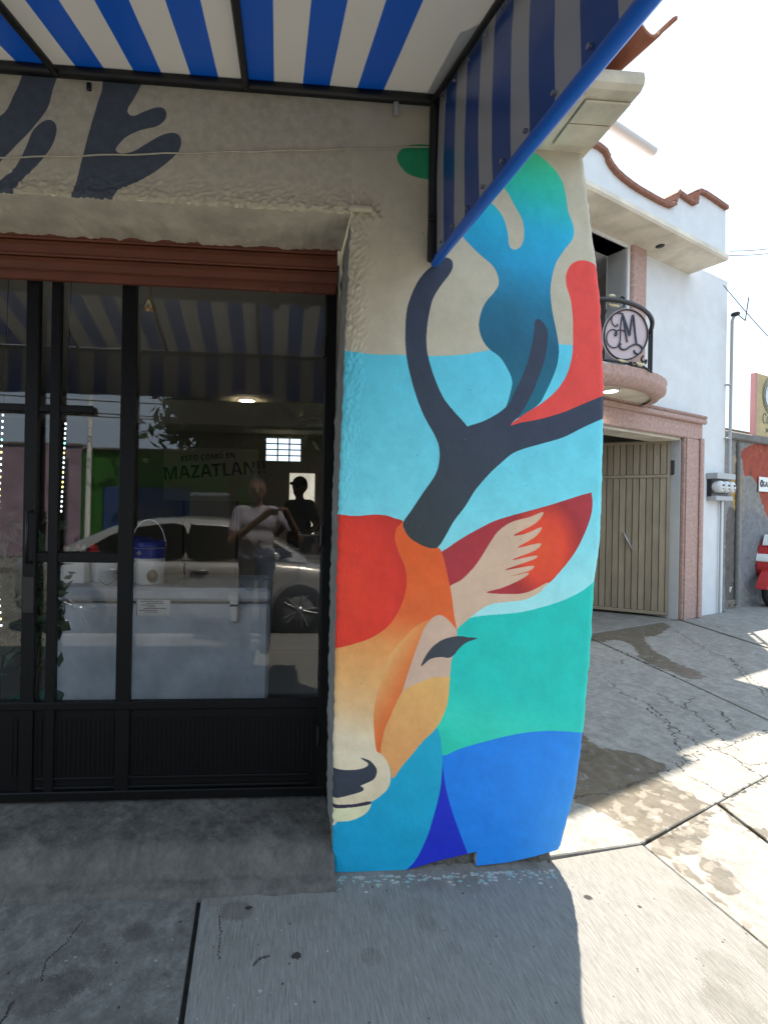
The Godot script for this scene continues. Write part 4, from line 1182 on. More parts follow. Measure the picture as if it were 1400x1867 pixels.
func build_scooter(turn: float) -> void:
	var wc := G(1403, 1106)
	var sc := thing("scooter", "red and white scooter parked by the peeling wall", "scooter", wc, turn + 0.1)
	var red := mat("scooter_red", lin(0.42, 0.012, 0.015), 0.25)
	red.clearcoat_enabled = true
	red.clearcoat = 0.6
	var rub := mat("tyre_rubber", lin(0.015, 0.015, 0.016), 0.85)
	var wh := func(x):
		var w := part(sc, "wheel", lathe([Vector2(0.19, -0.04), Vector2(0.225, -0.05), Vector2(0.262, -0.03), Vector2(0.27, 0.0), Vector2(0.262, 0.03), Vector2(0.225, 0.05), Vector2(0.19, 0.04)], 28), rub, Vector3(x, 0.27, 0), Basis(Vector3.RIGHT, PI / 2))
		part(w, "rim", lathe([Vector2(0.175, -0.03), Vector2(0.195, -0.035), Vector2(0.195, 0.035), Vector2(0.175, 0.03), Vector2(0.175, -0.03)], 28), M.steel)
		part(w, "hub", lathe([Vector2(0.0, -0.05), Vector2(0.05, -0.05), Vector2(0.05, 0.05), Vector2(0.0, 0.05)], 14), M.galvanised)
		for k in 5: part(w, "spoke", tube([Vector3(cos(k * TAU / 5) * 0.04, 0, sin(k * TAU / 5) * 0.04), Vector3(cos(k * TAU / 5) * 0.18, 0, sin(k * TAU / 5) * 0.18)], 0.012, 6), M.galvanised)
	wh.call(0.0)
	wh.call(1.2)
	var fender := smooth2([Vector2(-0.36, 0.30), Vector2(-0.28, 0.44), Vector2(-0.12, 0.56), Vector2(0.08, 0.62), Vector2(0.24, 0.52), Vector2(0.28, 0.38), Vector2(0.18, 0.42), Vector2(0.0, 0.46), Vector2(-0.18, 0.40)])
	part(sc, "front_fender", extrude(fender, -0.085, 0.085, 0.03), red)
	var shield := smooth2([Vector2(-0.02, 0.55), Vector2(0.0, 0.78), Vector2(0.10, 0.98), Vector2(0.24, 1.06), Vector2(0.34, 0.92), Vector2(0.36, 0.62), Vector2(0.34, 0.36), Vector2(0.22, 0.34)])
	part(sc, "front_shield", extrude(shield, -0.17, 0.17, 0.07), red)
	var pan := smooth2([Vector2(-0.03, 0.72), Vector2(0.02, 0.84), Vector2(0.18, 0.94), Vector2(0.26, 0.86), Vector2(0.12, 0.76)])
	part(sc, "white_panel", extrude(pan, -0.178, 0.178, 0.02), M.white_plastic)
	pan = smooth2([Vector2(0.02, 0.58), Vector2(0.14, 0.66), Vector2(0.24, 0.62), Vector2(0.16, 0.50)])
	part(sc, "white_panel", extrude(pan, -0.176, 0.176, 0.02), M.white_plastic)
	part(sc, "fork", tube([Vector3(0.0, 0.27, 0.07), Vector3(0.16, 0.70, 0.07)], 0.022, 8), M.steel)
	part(sc, "windscreen", extrude(smooth2([Vector2(0.06, 0.98), Vector2(0.14, 1.14), Vector2(0.2, 1.14), Vector2(0.26, 1.04)]), -0.12, 0.12, 0.03), M.white_plastic)
	part(sc, "floorboard", cbox(Vector3(0.55, 0.08, 0.28), 0.03), M.black_iron, Vector3(0.58, 0.30, 0))
	part(sc, "tail_body", extrude(smooth2([Vector2(0.75, 0.34), Vector2(0.82, 0.68), Vector2(1.2, 0.76), Vector2(1.6, 0.82), Vector2(1.5, 0.6), Vector2(1.2, 0.5)]), -0.15, 0.15, 0.05), red)
	part(sc, "seat", extrude(smooth2([Vector2(0.78, 0.70), Vector2(0.9, 0.80), Vector2(1.5, 0.88), Vector2(1.5, 0.80), Vector2(1.0, 0.70)]), -0.13, 0.13, 0.04), M.black_iron)
	part(sc, "handlebar", tube([Vector3(0.28, 1.06, -0.33), Vector3(0.24, 1.08, 0), Vector3(0.28, 1.06, 0.33)], 0.016, 8), M.black_iron)
	part(sc, "stand", tube([Vector3(0.75, 0.3, 0.05), Vector3(0.82, 0.0, 0.16)], 0.012, 6), M.black_iron)

# ---------------------------------------------------------------- the ground
func prism(poly: PackedVector2Array, y: float, thick: float, bev: float, uv: Callable) -> ArrayMesh:     # poly in (x, z)
	var st := new_st(-1)
	var n := poly.size()
	var area := 0.0
	for i in n: area += poly[i].cross(poly[(i + 1) % n])
	var sgn := signf(area)
	var inner := PackedVector2Array()
	for i in n:
		var e0 := (poly[i] - poly[(i - 1 + n) % n]).normalized()
		var e1 := (poly[(i + 1) % n] - poly[i]).normalized()
		inner.append(poly[i] + Vector2(-e0.y - e1.y, e0.x + e1.x).normalized() * sgn * bev)
	var put := func(a: Vector3, b: Vector3, c: Vector3, out: Vector3):
		if (b - a).cross(c - a).dot(out) > 0.0:
			var t := b
			b = c
			c = t
		for p in [a, b, c]:
			var q: Vector2 = uv.call(p)
			st.set_uv(q)
			st.set_uv2(q)
			st.add_vertex(p)
	var idx := Geometry2D.triangulate_polygon(inner)
	for i in range(0, idx.size(), 3):
		var q := []
		for k in 3: q.append(Vector3(inner[idx[i + k]].x, y, inner[idx[i + k]].y))
		put.call(q[0], q[1], q[2], Vector3.UP)
	for i in n:
		var j := (i + 1) % n
		var e := poly[j] - poly[i]
		var out := Vector3(e.y, 0, -e.x).normalized() * sgn
		var a := Vector3(poly[i].x, y - bev, poly[i].y)
		var b := Vector3(poly[j].x, y - bev, poly[j].y)
		var c := Vector3(inner[j].x, y, inner[j].y)
		var d := Vector3(inner[i].x, y, inner[i].y)
		put.call(a, b, c, out + Vector3.UP)
		put.call(a, c, d, out + Vector3.UP)
		var lo := Vector3(0, bev - thick, 0)
		put.call(a, b, b + lo, out)
		put.call(a, b + lo, a + lo, out)
	st.generate_normals()
	return st.commit()
func ragged(pts: PackedVector2Array, amp: float, seed_: float) -> PackedVector2Array:
	var out := PackedVector2Array()
	var n := pts.size()
	for i in n:
		var a := pts[i]
		var b := pts[(i + 1) % n]
		var k := maxi(1, int(a.distance_to(b) / 3.0))
		for s in k:
			var p := a.lerp(b, float(s) / k)
			out.append(p + Vector2(nz2.get_noise_2d(p.x * 0.9 + seed_, p.y * 0.9), nz2.get_noise_2d(p.x * 0.9 - seed_, p.y * 0.9 + 70.0)) * amp)
	return out
func build_ground() -> void:
	var gd := structure("ground")
	part(gd, "ground_sheet", box_at(Vector3(0, -0.34, 0), Vector3(400, 0.4, 400), 0.0), M.asphalt)
	var pv := structure("pavement")
	part(pv, "subgrade", box_at(Vector3(1.0, -0.0805, -4.15), Vector3(34.0, 0.115, 14.1), 0.0), M.subgrade)
	for k in 16:
		part(pv, "kerb_stone", cbox(Vector3(2.08, 0.17, 0.16), 0.015), M.far_concrete, Vector3(-15.0 + k * 2.1, -0.085, 2.98))
	# near slabs: broom-finished, with drips of paint, gum and stains
	var lo := Vector2(-1.5, -0.15)
	var span := Vector2(3.2, 1.2)
	var near := Image.create(2048, 768, false, Image.FORMAT_RGB8)
	near.fill(g2(0.70))
	rng.seed = 21
	var nx := func(p: Vector3): return Vector2((p.x - lo.x) / span.x, (p.z - lo.y) / span.y)
	var dab := func(im: Image, c: Vector2, r: float, col: Color, a: float, squash := 1.0):
		for y in range(int(c.y - r), int(c.y + r) + 2):
			for x in range(int(c.x - r * squash), int(c.x + r * squash) + 2):
				if x < 0 or y < 0 or x >= im.get_width() or y >= im.get_height(): continue
				var q := Vector2((x - c.x) / squash, y - c.y).length() / r
				if q + 0.35 * nz2.get_noise_2d(x * 2.2, y * 2.2) < 0.9: im.set_pixel(x, y, im.get_pixel(x, y).lerp(col, a))
	for i in 70: dab.call(near, Vector2(rng.randf() * 2048, rng.randf() * 768), rng.randf_range(10, 60), Color(0.55, 0.54, 0.52), rng.randf_range(0.10, 0.4))
	for q in [[75, 1815, 44], [130, 1790, 30], [430, 1660, 30], [250, 1700, 26]]:
		var p: Vector2 = nx.call(G(q[0], q[1]))
		dab.call(near, p * Vector2(2048, 768), q[2], Color(0.48, 0.47, 0.45), 0.5, 1.4)
	for i in 190:      # flecks of paint dripped under the mural
		var p: Vector2 = nx.call(Vector3(rng.randf_range(0.2, 1.12), 0, 0.02 + 0.09 * rng.randf() * rng.randf()))
		dab.call(near, p * Vector2(2048, 768), rng.randf_range(1.0, 4.5), [Color(1.0, 1.0, 1.0), Color(0.75, 0.98, 1.0), Color(0.95, 0.95, 0.9)][i % 3], 0.95, rng.randf_range(0.8, 2.2))
	for i in 90: dab.call(near, Vector2(rng.randf() * 1100, rng.randf() * 768), rng.randf_range(1.0, 3.6), Color(0.95, 0.98, 0.96), 0.85, rng.randf_range(0.8, 1.4))
	for i in 160: dab.call(near, Vector2(rng.randf() * 2048, rng.randf() * 768), rng.randf_range(0.9, 3.0), Color(0.25, 0.24, 0.24), 0.7)
	for q in [[540, 1742, 9], [453, 1655, 7], [1071, 1636, 8], [1165, 1653, 4]]:
		dab.call(near, nx.call(G(q[0], q[1])) * Vector2(2048, 768), q[2], Color(0.22, 0.19, 0.19), 0.85, 1.3)
	for c in [[0, 1867, 12, 1850, 24, 1825], [462, 1760, 472, 1748, 490, 1742], [400, 1670, 402, 1700, 398, 1750], [150, 1680, 120, 1720, 85, 1750, 75, 1790]]:
		var pts := flat(c)
		for i in pts.size() - 1:
			var a: Vector2 = nx.call(G(pts[i].x, pts[i].y))
			var b: Vector2 = nx.call(G(pts[i + 1].x, pts[i + 1].y))
			for s in 40:
				var p := a.lerp(b, s / 40.0) * Vector2(2048, 768) + Vector2(nz2.get_noise_1d(s * 9.0), nz2.get_noise_1d(s * 9.0 + 90.0)) * 5.0
				near.fill_rect(Rect2i(Vector2i(p), Vector2i(2, 2)), Color(0.30, 0.29, 0.28))
	var broom := mat("broomed_concrete", lin(0.66, 0.645, 0.61), 0.9)
	grained(broom, noise_tex(41, 0.05, g2(0.62), g2(1.0), 6, 1024, FastNoiseLite.TYPE_SIMPLEX_SMOOTH, -1.0, 0.85), Vector3(2.6, 1.0, 0.20), noise_tex(42, 0.06, g2(0.0), g2(1.0), 5, 1024), 0.22)
	printed(broom, near)
	broom.texture_repeat = true
	var worn := mat("worn_concrete", lin(0.53, 0.52, 0.49), 0.9)
	grained(worn, noise_tex(43, 0.02, g2(0.50), g2(1.0), 8, 1024, FastNoiseLite.TYPE_VALUE, -1.0, 0.85), Vector3(1.1, 1.1, 1.1), M.bump, 0.12)
	printed(worn, near)
	var j0 := G(365, 1628)
	var j1 := G(330, 1867)
	var jx := func(z): return j0.x + (j1.x - j0.x) / (j1.z - j0.z) * (z - j0.z)
	var cor := G(1170, 1540)
	var far := G(1400, 1730)
	var rx := func(z): return cor.x + (far.x - cor.x) / (far.z - cor.z) * (z - cor.z)
	var slab := func(pts, m, uv, y := 0.0): part(pv, "slab", prism(PackedVector2Array(pts), y, 0.045, 0.004, uv), m)
	slab.call([Vector2(jx.call(-0.3) + 0.008, -0.3), Vector2(1.05, -0.3), Vector2(1.12, -0.03), Vector2(cor.x, cor.z), Vector2(rx.call(1.4), 1.4), Vector2(rx.call(2.88), 2.88), Vector2(jx.call(2.88) + 0.008, 2.88)], broom, nx)
	slab.call([Vector2(-2.4, -0.3), Vector2(jx.call(-0.3) - 0.008, -0.3), Vector2(jx.call(2.88) - 0.008, 2.88), Vector2(-2.4, 2.88)], worn, nx)
	for k in 4: slab.call([Vector2(-4.6 - k * 2.2, -0.3), Vector2(-2.416 - k * 2.2, -0.3), Vector2(-2.416 - k * 2.2, 2.88), Vector2(-4.6 - k * 2.2, 2.88)], M.far_concrete, nx)
	# driveway: cracked slabs with spilt water
	var dlo := Vector2(0.9, -5.9)
	var dsp := 7.2
	var px := 1536
	var dv := Image.create(px, px, false, Image.FORMAT_RGB8)
	var rf := Image.create(px, px, false, Image.FORMAT_L8)
	var cv := Canvas.new(4, 4, Vector2.ZERO, Vector2.ONE, Color.WHITE)
	cv.im = dv
	dv.fill(lin(0.36, 0.35, 0.325))
	rf.fill(g2(0.9))
	var dx := func(p: Vector3): return Vector2((p.x - dlo.x) / dsp, (p.z - dlo.y) / dsp)
	var crop := func(list, smooth := true):
		var pts := []
		for p in flat(list, Vector2(1000, 1100), 2.435): pts.append(dx.call(G(p.x, p.y)) * px)
		return smooth2(pts) if smooth else PackedVector2Array(pts)
	for i in 420: dab.call(dv, Vector2(rng.randf() * px, rng.randf() * px), rng.randf_range(4, 34), [Color(0.80, 0.78, 0.74), Color(0.52, 0.51, 0.49), Color(0.58, 0.55, 0.50)][i % 3], rng.randf_range(0.05, 0.16), rng.randf_range(0.7, 1.6))
	var wet := [
		[215, 60, 300, 40, 420, 70, 540, 95, 480, 140, 430, 150, 440, 185, 480, 215, 560, 260, 640, 290, 690, 320, 640, 335, 560, 310, 480, 280, 400, 240, 385, 200, 350, 175, 290, 160, 200, 170, 100, 120, 100, 60],
		[100, 560, 220, 640, 300, 650, 430, 680, 520, 725, 500, 770, 560, 800, 640, 850, 720, 910, 690, 960, 560, 1000, 450, 1060, 400, 1045, 340, 1000, 280, 950, 180, 910, 105, 880, 60, 800],
		[430, 1062, 560, 1004, 700, 955, 722, 1000, 660, 1070, 670, 1100, 560, 1115, 510, 1130],
		[670, 1130, 760, 1155, 830, 1210, 835, 1280, 770, 1262, 700, 1220],
		[520, 1135, 600, 1165, 690, 1245, 780, 1320, 860, 1400, 970, 1500, 900, 1460, 800, 1360, 690, 1260, 600, 1200],
		[750, 905, 820, 870, 800, 930, 900, 990, 974, 1010, 974, 1060, 880, 1000]]
	for i in wet.size():
		var poly := ragged(crop.call(wet[i]), 10.0, i * 40.0)
		cv.spans(poly, func(y, x0, x1):
			for x in range(x0, x1):
				var t := nz2.get_noise_2d(x * 0.6, y * 0.6)
				if t < 0.6:
					var c := dv.get_pixel(x, y)
					dv.set_pixel(x, y, c * Color(0.72, 0.685, 0.63))
					rf.set_pixel(x, y, g2(0.30 if t < 0.2 else 0.55)))
	var cracks := [
		[250, 330, 330, 400, 430, 440, 560, 560, 700, 640, 750, 650], [490, 400, 560, 450, 640, 480, 760, 600, 830, 650], [560, 120, 640, 170, 720, 215, 810, 245, 900, 330, 974, 390],
		[800, 240, 870, 330, 930, 380, 974, 420], [570, 722, 640, 700, 690, 662, 760, 640, 850, 612, 974, 560], [560, 710, 640, 770, 740, 830, 790, 862], [600, 680, 720, 640, 830, 690, 900, 745, 974, 790],
		[105, 860, 220, 845, 330, 815, 420, 790, 480, 745, 540, 738], [430, 460, 520, 540, 580, 640, 600, 700], [750, 470, 800, 530, 820, 560], [640, 420, 600, 450, 610, 470], [280, 265, 320, 270, 330, 250],
		[850, 700, 900, 720, 974, 700], [780, 860, 850, 840, 920, 800, 974, 790], [215, 165, 330, 215, 470, 280, 600, 345]]
	for i in cracks.size():
		var pts := flat(cracks[i], Vector2(1000, 1100), 2.435)
		for k in pts.size() - 1:
			var a: Vector2 = dx.call(G(pts[k].x, pts[k].y)) * px
			var b: Vector2 = dx.call(G(pts[k + 1].x, pts[k + 1].y)) * px
			var n := int(a.distance_to(b) / 0.5) + 1
			for s in n:
				var p := a.lerp(b, float(s) / n)
				p += Vector2(nz2.get_noise_2d(p.x * 0.8, p.y * 0.8 + i), nz2.get_noise_2d(p.x * 0.8 + 99.0, p.y * 0.8)) * 7.0
				var w := 1 + int(3.0 * absf(nz2.get_noise_2d(p.x * 0.7, p.y * 0.7 + 30.0)))
				if p.x > 2 and p.y > 2 and p.x < px - 6 and p.y < px - 6 and nz2.get_noise_2d(p.x * 0.2 + 7.0, p.y * 0.2) > -0.45:
					dv.fill_rect(Rect2i(Vector2i(p), Vector2i(w, w)), lin(0.055, 0.05, 0.045))
	for i in 60: dab.call(dv, Vector2(rng.randf() * px, rng.randf() * px), rng.randf_range(1.2, 4.0), lin(0.04, 0.035, 0.03), 0.9, 1.4)
	var drive := mat("driveway_concrete", Color.WHITE, 1.0)
	drive.albedo_texture = ImageTexture.create_from_image(dv)
	drive.roughness_texture = ImageTexture.create_from_image(rf)
	drive.roughness_texture_channel = BaseMaterial3D.TEXTURE_CHANNEL_RED
	var bumped: Image = dv.duplicate()
	bumped.convert(Image.FORMAT_L8)
	bumped.resize(1024, 1024)
	drive.heightmap_enabled = true
	drive.heightmap_texture = ImageTexture.create_from_image(bumped)
	drive.heightmap_scale = 0.2
	drive.detail_enabled = true
	drive.detail_albedo = M.conc
	drive.detail_blend_mode = BaseMaterial3D.BLEND_MODE_MUL
	drive.detail_uv_layer = BaseMaterial3D.DETAIL_UV_2
	drive.uv2_triplanar = true
	drive.uv2_world_triplanar = true
	drive.uv2_scale = Vector3(1.1, 1.1, 1.1)
	var fl := func(x): return HA.z - 0.445 * (x - HA.x)
	var tl := func(x): return cor.z - 0.452 * (x - cor.x) - 0.006
	var g := 0.006
	var q := G(1400, 1535)
	slab.call([Vector2(cor.x + 0.009, cor.z - 0.001), Vector2(2.2 - g, tl.call(2.2) + 0.004), Vector2(q.x - g, q.z), Vector2(2.06, 2.88), Vector2(rx.call(2.88) + 0.009, 2.88), Vector2(rx.call(1.4) + 0.009, 1.4)], drive, dx, -0.004)
	slab.call([Vector2(2.2 + g, tl.call(2.2) + 0.004), Vector2(4.3, tl.call(4.3) + 0.004), Vector2(4.3, 2.88), Vector2(2.08 + g, 2.88), Vector2(q.x + g, q.z)], drive, dx, 0.002)
	slab.call([Vector2(1.105, -0.05), Vector2(cor.x, cor.z - 0.010), Vector2(3.42, tl.call(3.42)), Vector2(3.53, -2.10), Vector2(3.655, fl.call(3.655)), Vector2(1.19, fl.call(1.19)), Vector2(1.19, -0.9), Vector2(1.105, -0.6)], drive, dx, 0.0)
	slab.call([Vector2(3.45, tl.call(3.45)), Vector2(5.23, tl.call(5.23)), Vector2(5.39, -3.11), Vector2(5.585, fl.call(5.585)), Vector2(3.69, fl.call(3.69)), Vector2(3.562, -2.10)], drive, dx, -0.005)
	slab.call([Vector2(5.255, tl.call(5.255)), Vector2(8.0, tl.call(8.0)), Vector2(8.0, fl.call(8.0) - 0.3), Vector2(6.8, fl.call(6.8) - 0.3), Vector2(6.8, fl.call(6.8)), Vector2(5.61, fl.call(5.61)), Vector2(5.415, -3.11)], drive, dx, 0.003)
	for k in 4: slab.call([Vector2(8.02 + k * 2.0, tl.call(8.02 + k * 2.0)), Vector2(10.0 + k * 2.0, tl.call(10.0 + k * 2.0)), Vector2(10.0 + k * 2.0, fl.call(10.0 + k * 2.0) - 0.6), Vector2(8.02 + k * 2.0, fl.call(8.02 + k * 2.0) - 0.6)], M.far_concrete, nx)
	for k in 5: slab.call([Vector2(4.32 + k * 2.4, tl.call(4.32 + k * 2.4) + 0.02), Vector2(6.70 + k * 2.4, tl.call(6.70 + k * 2.4) + 0.02), Vector2(6.70 + k * 2.4, 2.88), Vector2(4.32 + k * 2.4, 2.88)], M.far_concrete, nx, -0.002)
	part(pv, "kerb_stone", cbox(Vector3(34, 0.16, 0.16), 0.015), M.far_concrete, Vector3(1, -0.08, 9.3))
	part(pv, "far_pavement", cbox(Vector3(34, 0.14, 2.2), 0.01), M.far_concrete, Vector3(1, -0.075, 10.5))

# ---------------------------------------------------------------- things inside the shop
func build_inside() -> void:
	var zf := -1.25
	var xa := W(86, 1060, zf).x
	var xb := W(492, 1080, zf).x
	var top := 0.90
	var fz := thing("chest_freezer", "white chest freezer behind the shop window", "freezer", Vector3((xa + xb) * 0.5, STEP_Y, zf - 0.33))
	var enamel := grained(mat("freezer_enamel", lin(0.74, 0.80, 0.86), 0.35), M.patchy, Vector3(0.6, 0.6, 0.6))
	var w := xb - xa
	part(fz, "cabinet", cbox(Vector3(w, top - STEP_Y - 0.12, 0.66), 0.02), enamel, Vector3(0, (top - STEP_Y - 0.12) * 0.5 + 0.03, 0))
	part(fz, "gasket", cbox(Vector3(w - 0.02, 0.018, 0.65), 0.004), M.dull_plaster, Vector3(0, top - STEP_Y - 0.084, 0))
	part(fz, "lid", cbox(Vector3(w + 0.01, 0.085, 0.68), 0.02), enamel, Vector3(0, top - STEP_Y - 0.034, 0.005))
	for u in [107, 428]:
		var x := W(u, 1080, zf).x - (xa + xb) * 0.5
		var lt := part(fz, "latch", cbox(Vector3(0.055, 0.17, 0.03), 0.01), M.white_plastic, Vector3(x, top - STEP_Y - 0.12, 0.35))
		part(lt, "latch_slot", cbox(Vector3(0.05, 0.014, 0.004), 0.001), M.black_iron, Vector3(0, 0.025, 0.016))
		part(lt, "latch_cap", cbox(Vector3(0.07, 0.05, 0.034), 0.012), M.white_plastic, Vector3(0, 0.07, 0.002))
	var st := part(fz, "data_label", cbox(Vector3(0.21, 0.12, 0.002), 0.0005), M.white_plastic, Vector3(W(280, 1105, zf).x - (xa + xb) * 0.5, W(280, 1105, zf).y - STEP_Y, 0.332))
	for k in 8: part(st, "print_line", cbox(Vector3(0.05 + 0.03 * ((k * 3) % 4), 0.004, 0.001), 0.0002), M.black_iron, Vector3(-0.03 + 0.02 * (k % 3), 0.04 - k * 0.011, 0.0016))
	part(st, "print_line", cbox(Vector3(0.003, 0.12, 0.001), 0.0002), M.black_iron, Vector3(-0.1, 0, 0.0016))
	for q in [[180, 1046], [300, 1048], [440, 1056]]:
		var pts := []
		for k in 14:
			var p := W(q[0] + k * 5, q[1] + 10.0 + 10.0 * sin(k * 0.5), zf + 0.014)
			pts.append(Vector3(p.x - (xa + xb) * 0.5, p.y - STEP_Y, 0.347))
		part(fz, "scratch_line", tube(pts, 0.002, 4), M.dull_plaster)
	# tubs and goods on the lid
	var tub := func(called, label, u, z, body, lid, h, r):
		var p := W(u, 1050, z)
		var t := thing(called, label, "bucket", Vector3(p.x, top + 0.010, z))
		part(t, "tub", lathe([Vector2(0, 0), Vector2(r * 0.86, 0), Vector2(r * 0.9, 0.01), Vector2(r, h), Vector2(r * 0.97, h), Vector2(0, h)], 28), body)
		part(t, "lid", lathe([Vector2(r * 1.06, h - 0.03), Vector2(r * 1.07, h + 0.006), Vector2(r * 0.96, h + 0.012), Vector2(r * 0.9, h + 0.004), Vector2(0, h + 0.004)], 28), lid)
		return t
	var tub_white := mat("tub_white", lin(0.62, 0.64, 0.64), 0.4)
	var tub_blue := mat("tub_blue", lin(0.015, 0.03, 0.30), 0.35)
	var h := 0.27
	var t: Node3D = tub.call("paint_tub", "blue and white plastic bucket with a raised wire handle on the freezer", 272, -1.42, tub_white, tub_blue, h, 0.105)
	part(t, "label_wrap", lathe([Vector2(0.0955, 0.07), Vector2(0.1045, h - 0.035)], 28), tub_blue)
	part(t, "lettering", lettering("ALMA", 0.035, 0.002, false, 700), M.white_plastic, Vector3(-0.005, 0.135, 0.104))
	part(t, "logo", ellipsoid(Vector3(0.03, 0.034, 0.004)), M.white_plastic, Vector3(-0.04, 0.205, 0.098))
	part(t, "picture", ellipsoid(Vector3(0.075, 0.085, 0.006)), mat("tub_picture", lin(0.40, 0.32, 0.20), 0.6), Vector3(0.045, 0.06, 0.096))
	var arc := []
	for k in 15: arc.append(Vector3(-0.108 * cos(PI * k / 14.0), h - 0.02 + 0.17 * sin(PI * k / 14.0), 0.02))
	part(t, "handle", tube(arc, 0.004, 6), M.white_plastic)
	var t2: Node3D = tub.call("plain_tub", "plain white bucket with a blue lid behind the labelled bucket", 246, -1.62, tub_white, tub_blue, 0.28, 0.105)
	tub.call("small_tub", "plain white tub beside the sweets on the freezer", 190, -1.5, tub_white, tub_white, 0.17, 0.085)
	var bx := thing("sweet_box", "white carton heaped with wrapped sweets on the freezer", "box", Vector3(W(140, 1040, -1.45).x, top + 0.010, -1.45))
	part(bx, "carton", cbox(Vector3(0.15, 0.16, 0.14), 0.004), M.white_plastic, Vector3(0, 0.08, 0))
	rng.seed = 5
	for k in 22:
		var c: Color = [lin(0.35, 0.2, 0.14), lin(0.5, 0.42, 0.36), lin(0.20, 0.08, 0.10), lin(0.45, 0.42, 0.45)][k % 4]
		if not M.has("sweet_%d" % (k % 4)): mat("sweet_%d" % (k % 4), c, 0.35)
		part(bx, "sweet", ellipsoid(Vector3(0.05, 0.03, 0.036), 8), M["sweet_%d" % (k % 4)], Vector3(rng.randf_range(-0.07, 0.07), 0.165 + rng.randf() * 0.07, rng.randf_range(-0.06, 0.07)), Basis.from_euler(Vector3(rng.randf() * 3, rng.randf() * 6, rng.randf() * 3)))
	var rd := mat("red_wrap", lin(0.55, 0.03, 0.02), 0.25)
	for k in 3: part(bx, "red_sweet", ellipsoid(Vector3(0.06, 0.05, 0.06), 12), rd, Vector3(0.09 + 0.02 * k, 0.20 + 0.03 * (k % 2), -0.02 + 0.03 * k))
	# potted plants standing inside at the left
	for q in [[66, -0.85, 0.42, "leafy green pot plant beside the freezer"], [-4, -0.70, 0.5, "dark pot plant under the hanging lights by the door"]]:
		var p := W(q[0], 1250, q[1])
		var pt := thing("pot_plant", q[3], "plant", Vector3(p.x, STEP_Y, q[1]), 0.0, "pot plants inside the shop")
		part(pt, "pot", lathe([Vector2(0, 0), Vector2(0.09, 0), Vector2(0.13, 0.24), Vector2(0.14, 0.26), Vector2(0.12, 0.26), Vector2(0, 0.24)], 18), mat("pot_green", lin(0.03, 0.14, 0.10), 0.5))
		part(pt, "stem", tube([Vector3(0, 0.2, 0), Vector3(0.02, 0.6, 0.01), Vector3(0.0, 1.0, 0)], 0.01, 6), mat("stem_brown", lin(0.08, 0.06, 0.03), 0.9))
		part(pt, "leaves", leaf_mass(Vector3(0, 0.85, 0), Vector3(0.17, 0.42, 0.16), 260, 0.055, 31), leaf_mat("pot_leaf", lin(0.035, 0.075, 0.03)))
	# strings of small coloured lights hanging inside the glass
	var cols := [Color(0.95, 1.0, 1.0), Color(0.9, 1.0, 0.98), Color(0.55, 1.0, 0.95), Color(1.0, 0.95, 0.5), Color(0.85, 0.9, 1.0)]
	for k in 5: glow("led_lamp_%d" % k, cols[k], 1.6)
	for q in [[121, 773, 113, 932, 19, "string of pinpoint lights hanging before the purple reflection", -0.40], [7, 757, -2, 960, 19, "string of pinpoint lights hanging beside the left door post", -0.42], [-6, 1010, 4, 1140, 12, "string of pinpoint lights dangling among the pot plant leaves", -0.43]]:
		var a := W(q[0], q[1], q[6])
		var b := W(q[2], q[3], q[6])
		var ls := thing("light_string", q[5], "string lights", Vector3(a.x, b.y, q[6]), 0.0, "strings of lights inside the shop window")
		ls.position = b
		part(ls, "wire", tube([a - b + Vector3(0.02, 1.0 if q[4] > 12 else 0.3, 0), a - b, Vector3.ZERO], 0.0015, 4), M.black_iron)
		for k in q[4]:
			part(ls, "bulb", ellipsoid(Vector3(0.008, 0.010, 0.008), 8), M["led_lamp_%d" % ((k * k + k / 3) % 5)], (a - b) * (1.0 - float(k) / (q[4] - 1)) + Vector3(0, 0, 0.004))
	# bell
	var bp := W(272, 556, -0.42)
	var bell := thing("brass_bell", "small brass bell hanging inside above the door", "bell", bp + Vector3(0, -0.02, 0))
	var brass := mat("brass", lin(0.40, 0.26, 0.10), 0.35, 0.8)
	part(bell, "bell_body", lathe([Vector2(0.028, 0.0), Vector2(0.024, 0.012), Vector2(0.016, 0.035), Vector2(0.006, 0.046), Vector2(0.0, 0.047)], 16), brass)
	part(bell, "bell_hook", tube([Vector3(0, 0.045, 0), Vector3(0.006, 0.06, 0), Vector3(0, 0.30, 0)], 0.003, 6), brass)
	# downlight
	var lp := hit(450, 730, Vector3(0, 2.645, 0), Vector3.UP)
	var dl := thing("ceiling_downlight", "round lit downlight in the shop ceiling", "lamp", lp)
	part(dl, "lamp_disc", lathe([Vector2(0, -0.004), Vector2(0.085, -0.004), Vector2(0.085, 0.004), Vector2(0, 0.004)], 24), M.lit_lamp)
	part(dl, "lamp_ring", lathe([Vector2(0.085, -0.008), Vector2(0.10, -0.008), Vector2(0.10, 0.004), Vector2(0.085, 0.004), Vector2(0.085, -0.008)], 24), M.white_plastic)
	var sl := SpotLight3D.new()
	sl.name = "downlight_light"
	sl.light_energy = 0.35
	sl.light_color = Color(1.0, 0.95, 0.86)
	sl.light_size = 0.08
	sl.spot_angle = 70.0
	sl.spot_range = 12.0
	sl.spot_attenuation = 2.0
	sl.shadow_enabled = true
	dl.add_child(sl)
	sl.position = Vector3(0, -0.012, 0)
	sl.rotation.x = -PI / 2
	# hand-lettered banner at the back
	var b0 := W(300, 815, -5.6)
	var b1 := W(470, 915, -5.6)
	var bn := thing("hand_lettered_banner", "cream hand lettered banner reading MAZATLAN at the back of the shop", "banner", Vector3((b0.x + b1.x) * 0.5, b1.y, -5.6))
